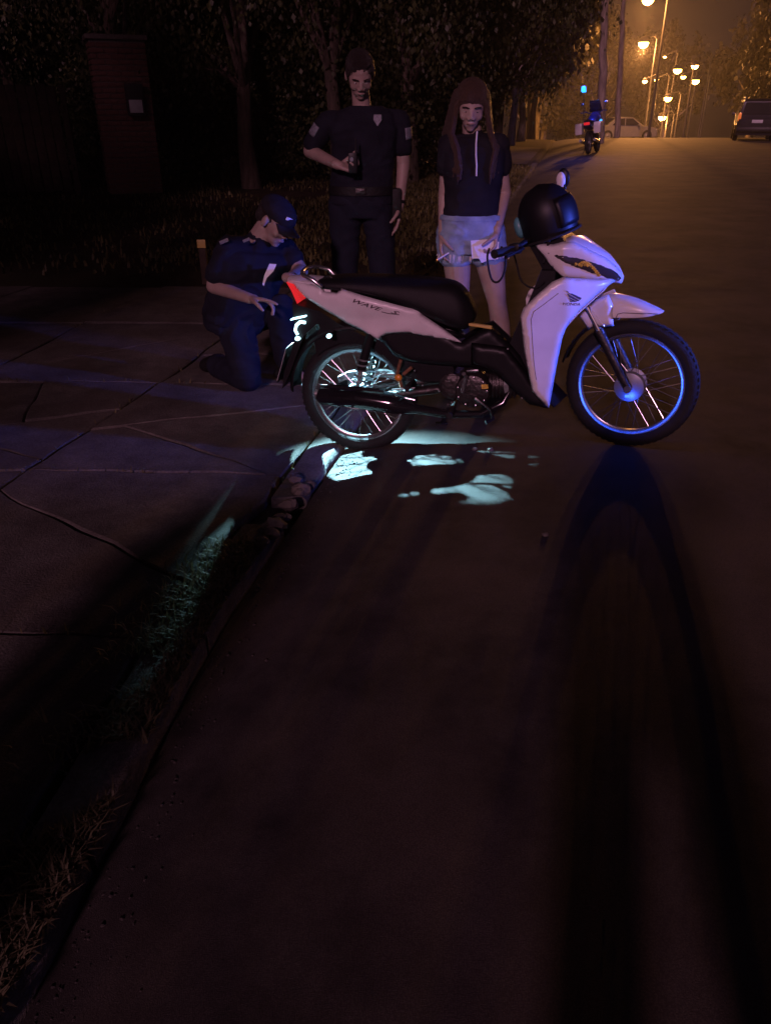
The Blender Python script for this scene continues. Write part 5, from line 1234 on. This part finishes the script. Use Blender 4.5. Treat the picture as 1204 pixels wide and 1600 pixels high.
# ---------------------------------------------------------------- police motorcycle with a blue beacon on a mast
def police_bike(loc, rz, label, power=70, strobe=0):
    t = thing('police_motorcycle', (0, 0, 0), label, 'motorcycle')
    for x, wr in ((-.66, .31), (.68, .31)):
        rim = MB().lathe((x, 0, .31), (0, 1, 0), [(-.03, .235), (-.03, .22), (.03, .22), (.03, .235)], 32, closed=True).build('wheel', 'dull_steel', t)
        MB().lathe((x, 0, .31), (0, 1, 0), [(math.cos(a) * .055, .262 + math.sin(a) * .048) for a in np.linspace(R(-60), R(240), 9)], 32, closed=True).build('tyre', 'rubber', rim)
        MB().lathe((x, 0, .31), (0, 1, 0), [(-.05, .02), (-.05, .07), (.05, .07), (.05, .02)], 20).build('hub', 'dull_steel', rim)
        for k in range(6):
            a = k * math.pi / 3; MB().tube([V3((x, 0, .31)) + V3((math.cos(a), 0, math.sin(a))) * .06, V3((x, 0, .31)) + V3((math.cos(a), 0, math.sin(a))) * .225], .012, 6).build('spoke', 'dull_steel', rim)
    def loft(rows, name, m):
        return MB().rings([[V3((x, u * w_, zc + v * h_)) for u, v in [(-1, -.6), (-1, .3), (-.6, .9), (0, 1), (.6, .9), (1, .3), (1, -.6), (0, -1)]] for x, w_, zc, h_ in rows]).build(name, m, t, angle=60)
    loft([(-.05, .10, .86, .06), (.10, .15, .90, .11), (.28, .15, .92, .12), (.40, .10, .92, .08)], 'tank', 'police_blue')
    loft([(-.78, .08, .88, .03), (-.6, .13, .84, .05), (-.3, .14, .80, .05), (-.04, .11, .82, .05)], 'seat', 'seat_vinyl')
    loft([(-.15, .13, .48, .14), (.05, .16, .46, .17), (.25, .15, .46, .16), (.34, .10, .5, .12)], 'engine', 'engine_metal')
    loft([(.42, .16, .98, .12), (.55, .17, .98, .15), (.68, .10, .98, .08)], 'front_fairing', 'police_blue')
    loft([(-.85, .10, .80, .05), (-.7, .12, .74, .08), (-.4, .12, .70, .08)], 'tail', 'police_blue')
    rows = [[V3((.56 - .22 * v, u * (.19 - .05 * v), 1.10 + .30 * v)) for u in np.linspace(-1, 1, 7)] for v in np.linspace(0, 1, 5)]
    mb = MB(); mb.add([q for r_ in rows for q in r_], [(j * 7 + i, j * 7 + i + 1, (j + 1) * 7 + i + 1, (j + 1) * 7 + i) for j in range(4) for i in range(6)]); o = mb.build('windscreen', 'car_glass', t); o.modifiers.new('t', 'SOLIDIFY').thickness = .006
    for s_ in (-1, 1):
        MB().tube([(.42, s_ * .08, .95), (.68, s_ * .09, .31)], .025, 8).build('fork_leg', 'dull_steel', t)
        MB().tube([(.0, s_ * .1, .4), (-.66, s_ * .1, .31)], .03, 8).build('swing_arm', 'engine_metal', t)
        MB().box((-.55, s_ * .26, .68), .38, .2, .30, None, .04).build('pannier', 'white_paint', t)
        MB().tube([(.36, s_ * .1, 1.06), (.30, s_ * .25, 1.12), (.22, s_ * .38, 1.10)], .014, 8).build('handlebar', 'steel', t)
        MB().tube([(.30, s_ * .25, 1.12), (.30, s_ * .32, 1.30)], .006, 6).build('mirror_stem', 'black_plastic', t)
        MB().ball((.30, s_ * .34, 1.33), (.02, .06, .045), n=2).build('mirror', 'steel', t)
        MB().tube([(.2, s_ * .16, .36), (-.2, s_ * .2, .3), (-.75, s_ * .2, .38)], [.025, .04, .045], 10).build('exhaust', 'steel', t)
        MB().tube([(.40, s_ * .20, .3), (.44, s_ * .26, .45), (.42, s_ * .24, .68), (.36, s_ * .14, .75)], .014, 8).build('crash_bar', 'steel', t)
    rows = [[V3((.68 + math.cos(a) * .35, u * .06, .31 + math.sin(a) * .35)) for u in (-1, -.5, 0, .5, 1)] for a in np.linspace(R(40), R(150), 10)]
    mb = MB(); mb.add([q for r_ in rows for q in r_], [(j * 5 + i, j * 5 + i + 1, (j + 1) * 5 + i + 1, (j + 1) * 5 + i) for j in range(9) for i in range(4)]); mb.build('front_mudguard', 'police_blue', t).modifiers.new('t', 'SOLIDIFY').thickness = .006
    MB().lathe((.68, 0, .98), (1, 0, 0), [(-.04, .07), (.0, .085), (.02, .075), (.03, .03)], 20).build('headlight', 'clear_lens', t)
    MB().box((-.86, 0, .80), .03, .16, .07, None, .01).build('tail_light', 'red_lens', t)
    MB().tube([(-.74, .10, .80), (-.76, .10, 1.62)], .012, 8).build('beacon_mast', 'steel', t)
    be = MB().lathe((-.76, .10, 1.60), (0, 0, 1), [(0, .07), (.03, .07), (.035, .066), (.12, .062), (.15, .04), (.155, .005)], 20).build('beacon', 'beacon_blue', t)
    MB().tube([(-.02, .1, .35), (.02, .30, .0)], .014, 6).build('side_stand', 'steel', t)
    ld = bpy.data.lights.new('beacon_light', 'POINT'); ld.energy = power; ld.color = (.07, .12, 1.0); ld.shadow_soft_size = .06
    lo = bpy.data.objects.new('beacon_light', ld); COL.objects.link(lo); lo.parent = t; lo.location = (-.76, .10, 1.84)
    for s_ in (-1, 1): MB().box((.66, s_ * .12, .86), .04, .07, .035, None, .008).build('strobe', 'beacon_blue', t)
    if strobe:
        l2 = bpy.data.lights.new('strobe_light', 'SPOT'); l2.energy = strobe; l2.color = (.07, .12, 1.0); l2.shadow_soft_size = .05; l2.spot_size = R(29); l2.spot_blend = 1.0
        lo2 = bpy.data.objects.new('strobe_light', l2); COL.objects.link(lo2); lo2.parent = t; lo2.location = (.74, 0, .88); lo2.rotation_euler = (R(86), 0, R(-90))
    t.location = loc; t.rotation_euler = (R(-7), 0, rz); t.scale = (1.15,) * 3; return t
q = at_z(925, 240, .05); police_bike((q.x, q.y, z_any(q.x, q.y)), R(66), 'police motorcycle with lit blue beacon on a mast, parked up the street')

police_bike((4.9, 2.3, z_any(4.9, 2.3)), R(165), 'police motorcycle with lit blue beacon standing on the road beside the photographer', 12, 1150)
# ---------------------------------------------------------------- parked vehicles up the street
def car(loc, rz, label, paint, suv, name='car'):
    t = thing(name, (0, 0, 0), label, 'car'); L, W_, H_ = (4.5, .90, 1.75) if suv else (4.2, .85, 1.45)
    if suv: prof = [(-2.2, .45), (-2.25, .9), (-2.15, 1.05), (-2.0, 1.62), (-1.8, 1.74), (.2, 1.76), (.6, 1.66), (1.1, 1.12), (2.05, 1.0), (2.22, .8), (2.25, .4)]
    else: prof = [(-2.05, .42), (-2.1, .8), (-1.95, .92), (-1.45, .96), (-.85, 1.38), (-.3, 1.45), (.35, 1.42), (1.05, .95), (1.9, .82), (2.08, .65), (2.1, .35)]
    belt = 1.02 if suv else .93
    rings = []
    def hwid(x, z): return W_ * (1 - .06 * (abs(x) / 2.2) ** 3) - (max(0, z - belt) * .22)
    full = prof + [(prof[-1][0] - .1, .25), (prof[0][0] + .1, .25)]
    mb = MB(); n = len(full)
    cols = [-1, -.94, -.5, 0, .5, .94, 1]
    for u in cols:
        mb.v += [V3((x * (1 if abs(u) < 1 else .985), hwid(x, z) * u, z if abs(u) < 1 else z - (.035 if z > .5 else -.02))) for x, z in full]
    for i in range(len(cols) - 1):
        for k in range(n): mb.f.append((i * n + k, i * n + (k + 1) % n, (i + 1) * n + (k + 1) % n, (i + 1) * n + k))
    mb.f += [tuple(range(n)), tuple(reversed(range((len(cols) - 1) * n, len(cols) * n)))]
    mb.build('body', paint, t, angle=35)
    ax_ = (-1.35, 1.38)
    for x in ax_:
        for s_ in (-1, 1):
            ty = MB().lathe((x, s_ * (W_ - .10), .34), (0, 1, 0), [(-.1, .22), (-.1, .31), (-.08, .34), (.08, .34), (.1, .31), (.1, .22)], 28, closed=True).build('tyre', 'rubber', t)
            MB().lathe((x, s_ * (W_ - .07), .34), (0, s_, 0), [(0, .21), (.06, .20), (.05, .06), (.07, .03)], 20).build('rim', 'dull_steel', ty)
    def win(pts, m='car_glass', nm='window', lift=.012):
        for s_ in (-1, 1): MB().prism([V3((x, s_ * (hwid(x, z) + lift), z)) for x, z in pts], V3((0, 0, 0)), V3((0, -s_ * .03, 0))).build(nm, m, t, smooth=False)
    if suv:
        win([(-1.85, 1.12), (-1.78, 1.6), (-.95, 1.64), (-.95, 1.12)]); win([(-.88, 1.12), (-.88, 1.64), (-.02, 1.65), (-.02, 1.12)]); win([(.05, 1.12), (.05, 1.64), (.35, 1.62), (.88, 1.14)])
        for (x0, z0, x1, z1, nm) in [(-2.165, 1.1, -2.02, 1.6, 'rear_window'), (1.02, 1.2, .66, 1.6, 'windscreen')]:
            d = -1 if x0 < 0 else 1; MB().add([(x0 + d * .012, -.68, z0), (x0 + d * .012, .68, z0), (x1 + d * .012, .6, z1), (x1 + d * .012, -.6, z1)], [(0, 1, 2, 3)]).build(nm, 'car_glass', t)
        for s_ in (-1, 1):
            MB().box((-2.2, s_ * .78, 1.0), .08, .13, .34, None, .02).build('tail_light', 'tail_red', t); MB().box((2.2, s_ * .68, .82), .1, .28, .15, None, .03).build('headlight', 'clear_lens', t)
            MB().tube([(-1.7, s_ * .66, 1.80), (.2, s_ * .66, 1.82)], .02, 6).build('roof_rail', 'steel', t); MB().box((.75, s_ * .98, 1.12), .1, .16, .12, None, .03).build('mirror', paint, t)
        MB().box((-2.26, 0, .82), .02, .46, .13, None, .004).build('number_plate', 'plate_white', t); MB().box((-2.24, 0, .48), .12, 1.7, .2, None, .04).build('bumper', 'black_plastic', t)
    else:
        win([(-1.1, .98), (-.72, 1.33), (-.25, 1.37), (-.25, .98)]); win([(-.18, .98), (-.18, 1.37), (.3, 1.36), (.82, .98)])
        for (x0, z0, x1, z1, nm) in [(-1.4, 1.0, -.88, 1.36, 'rear_window'), (.99, 1.0, .42, 1.4, 'windscreen')]:
            d = -1 if x0 < 0 else 1; MB().add([(x0 + d * .02, -.66, z0 + .015), (x0 + d * .02, .66, z0 + .015), (x1 + d * .02, .56, z1 + .015), (x1 + d * .02, -.56, z1 + .015)], [(0, 1, 2, 3)]).build(nm, 'car_glass', t)
        for s_ in (-1, 1):
            MB().box((-2.08, s_ * .64, .76), .06, .3, .13, None, .02).build('tail_light', 'tail_red', t); MB().box((2.02, s_ * .62, .66), .1, .3, .13, None, .03).build('headlight', 'clear_lens', t)
            MB().box((.7, s_ * .93, .98), .1, .14, .1, None, .03).build('mirror', paint, t)
        MB().box((-2.1, 0, .5), .02, .42, .12, None, .004).build('number_plate', 'plate_white', t)
    t.location = loc; t.rotation_euler = (0, 0, rz); return t
q = at_z(1192, 221, 0.07); car((q.x + .25, q.y + 2.0, z_any(q.x, q.y + 2.0)), R(70), 'dark parked estate car with roof rails at the far side of the street', 'car_dark', True)
q = at_y(972, 203, 58); car((q.x, q.y, z_any(q.x, q.y)), R(8), 'pale saloon car parked beyond the crest beside the lamp-lit trees', 'car_silver', False)

# ---------------------------------------------------------------- night air
hz = MB().box((25, 140, -1), 330, 390, 52).build('haze', 'torch_black', None, smooth=False); tag(hz, 'thin warm night haze over the street', kind='stuff')
hm = bpy.data.materials.new('haze'); hm.use_nodes = True; hm.node_tree.nodes.clear()
pv = hm.node_tree.nodes.new('ShaderNodeVolumePrincipled'); ho = hm.node_tree.nodes.new('ShaderNodeOutputMaterial')
pv.inputs['Color'].default_value = (.85, .85, .85, 1); pv.inputs['Density'].default_value = 0.0010; pv.inputs['Anisotropy'].default_value = 0.5
hm.node_tree.links.new(pv.outputs[0], ho.inputs['Volume']); hz.data.materials.clear(); hz.data.materials.append(hm)
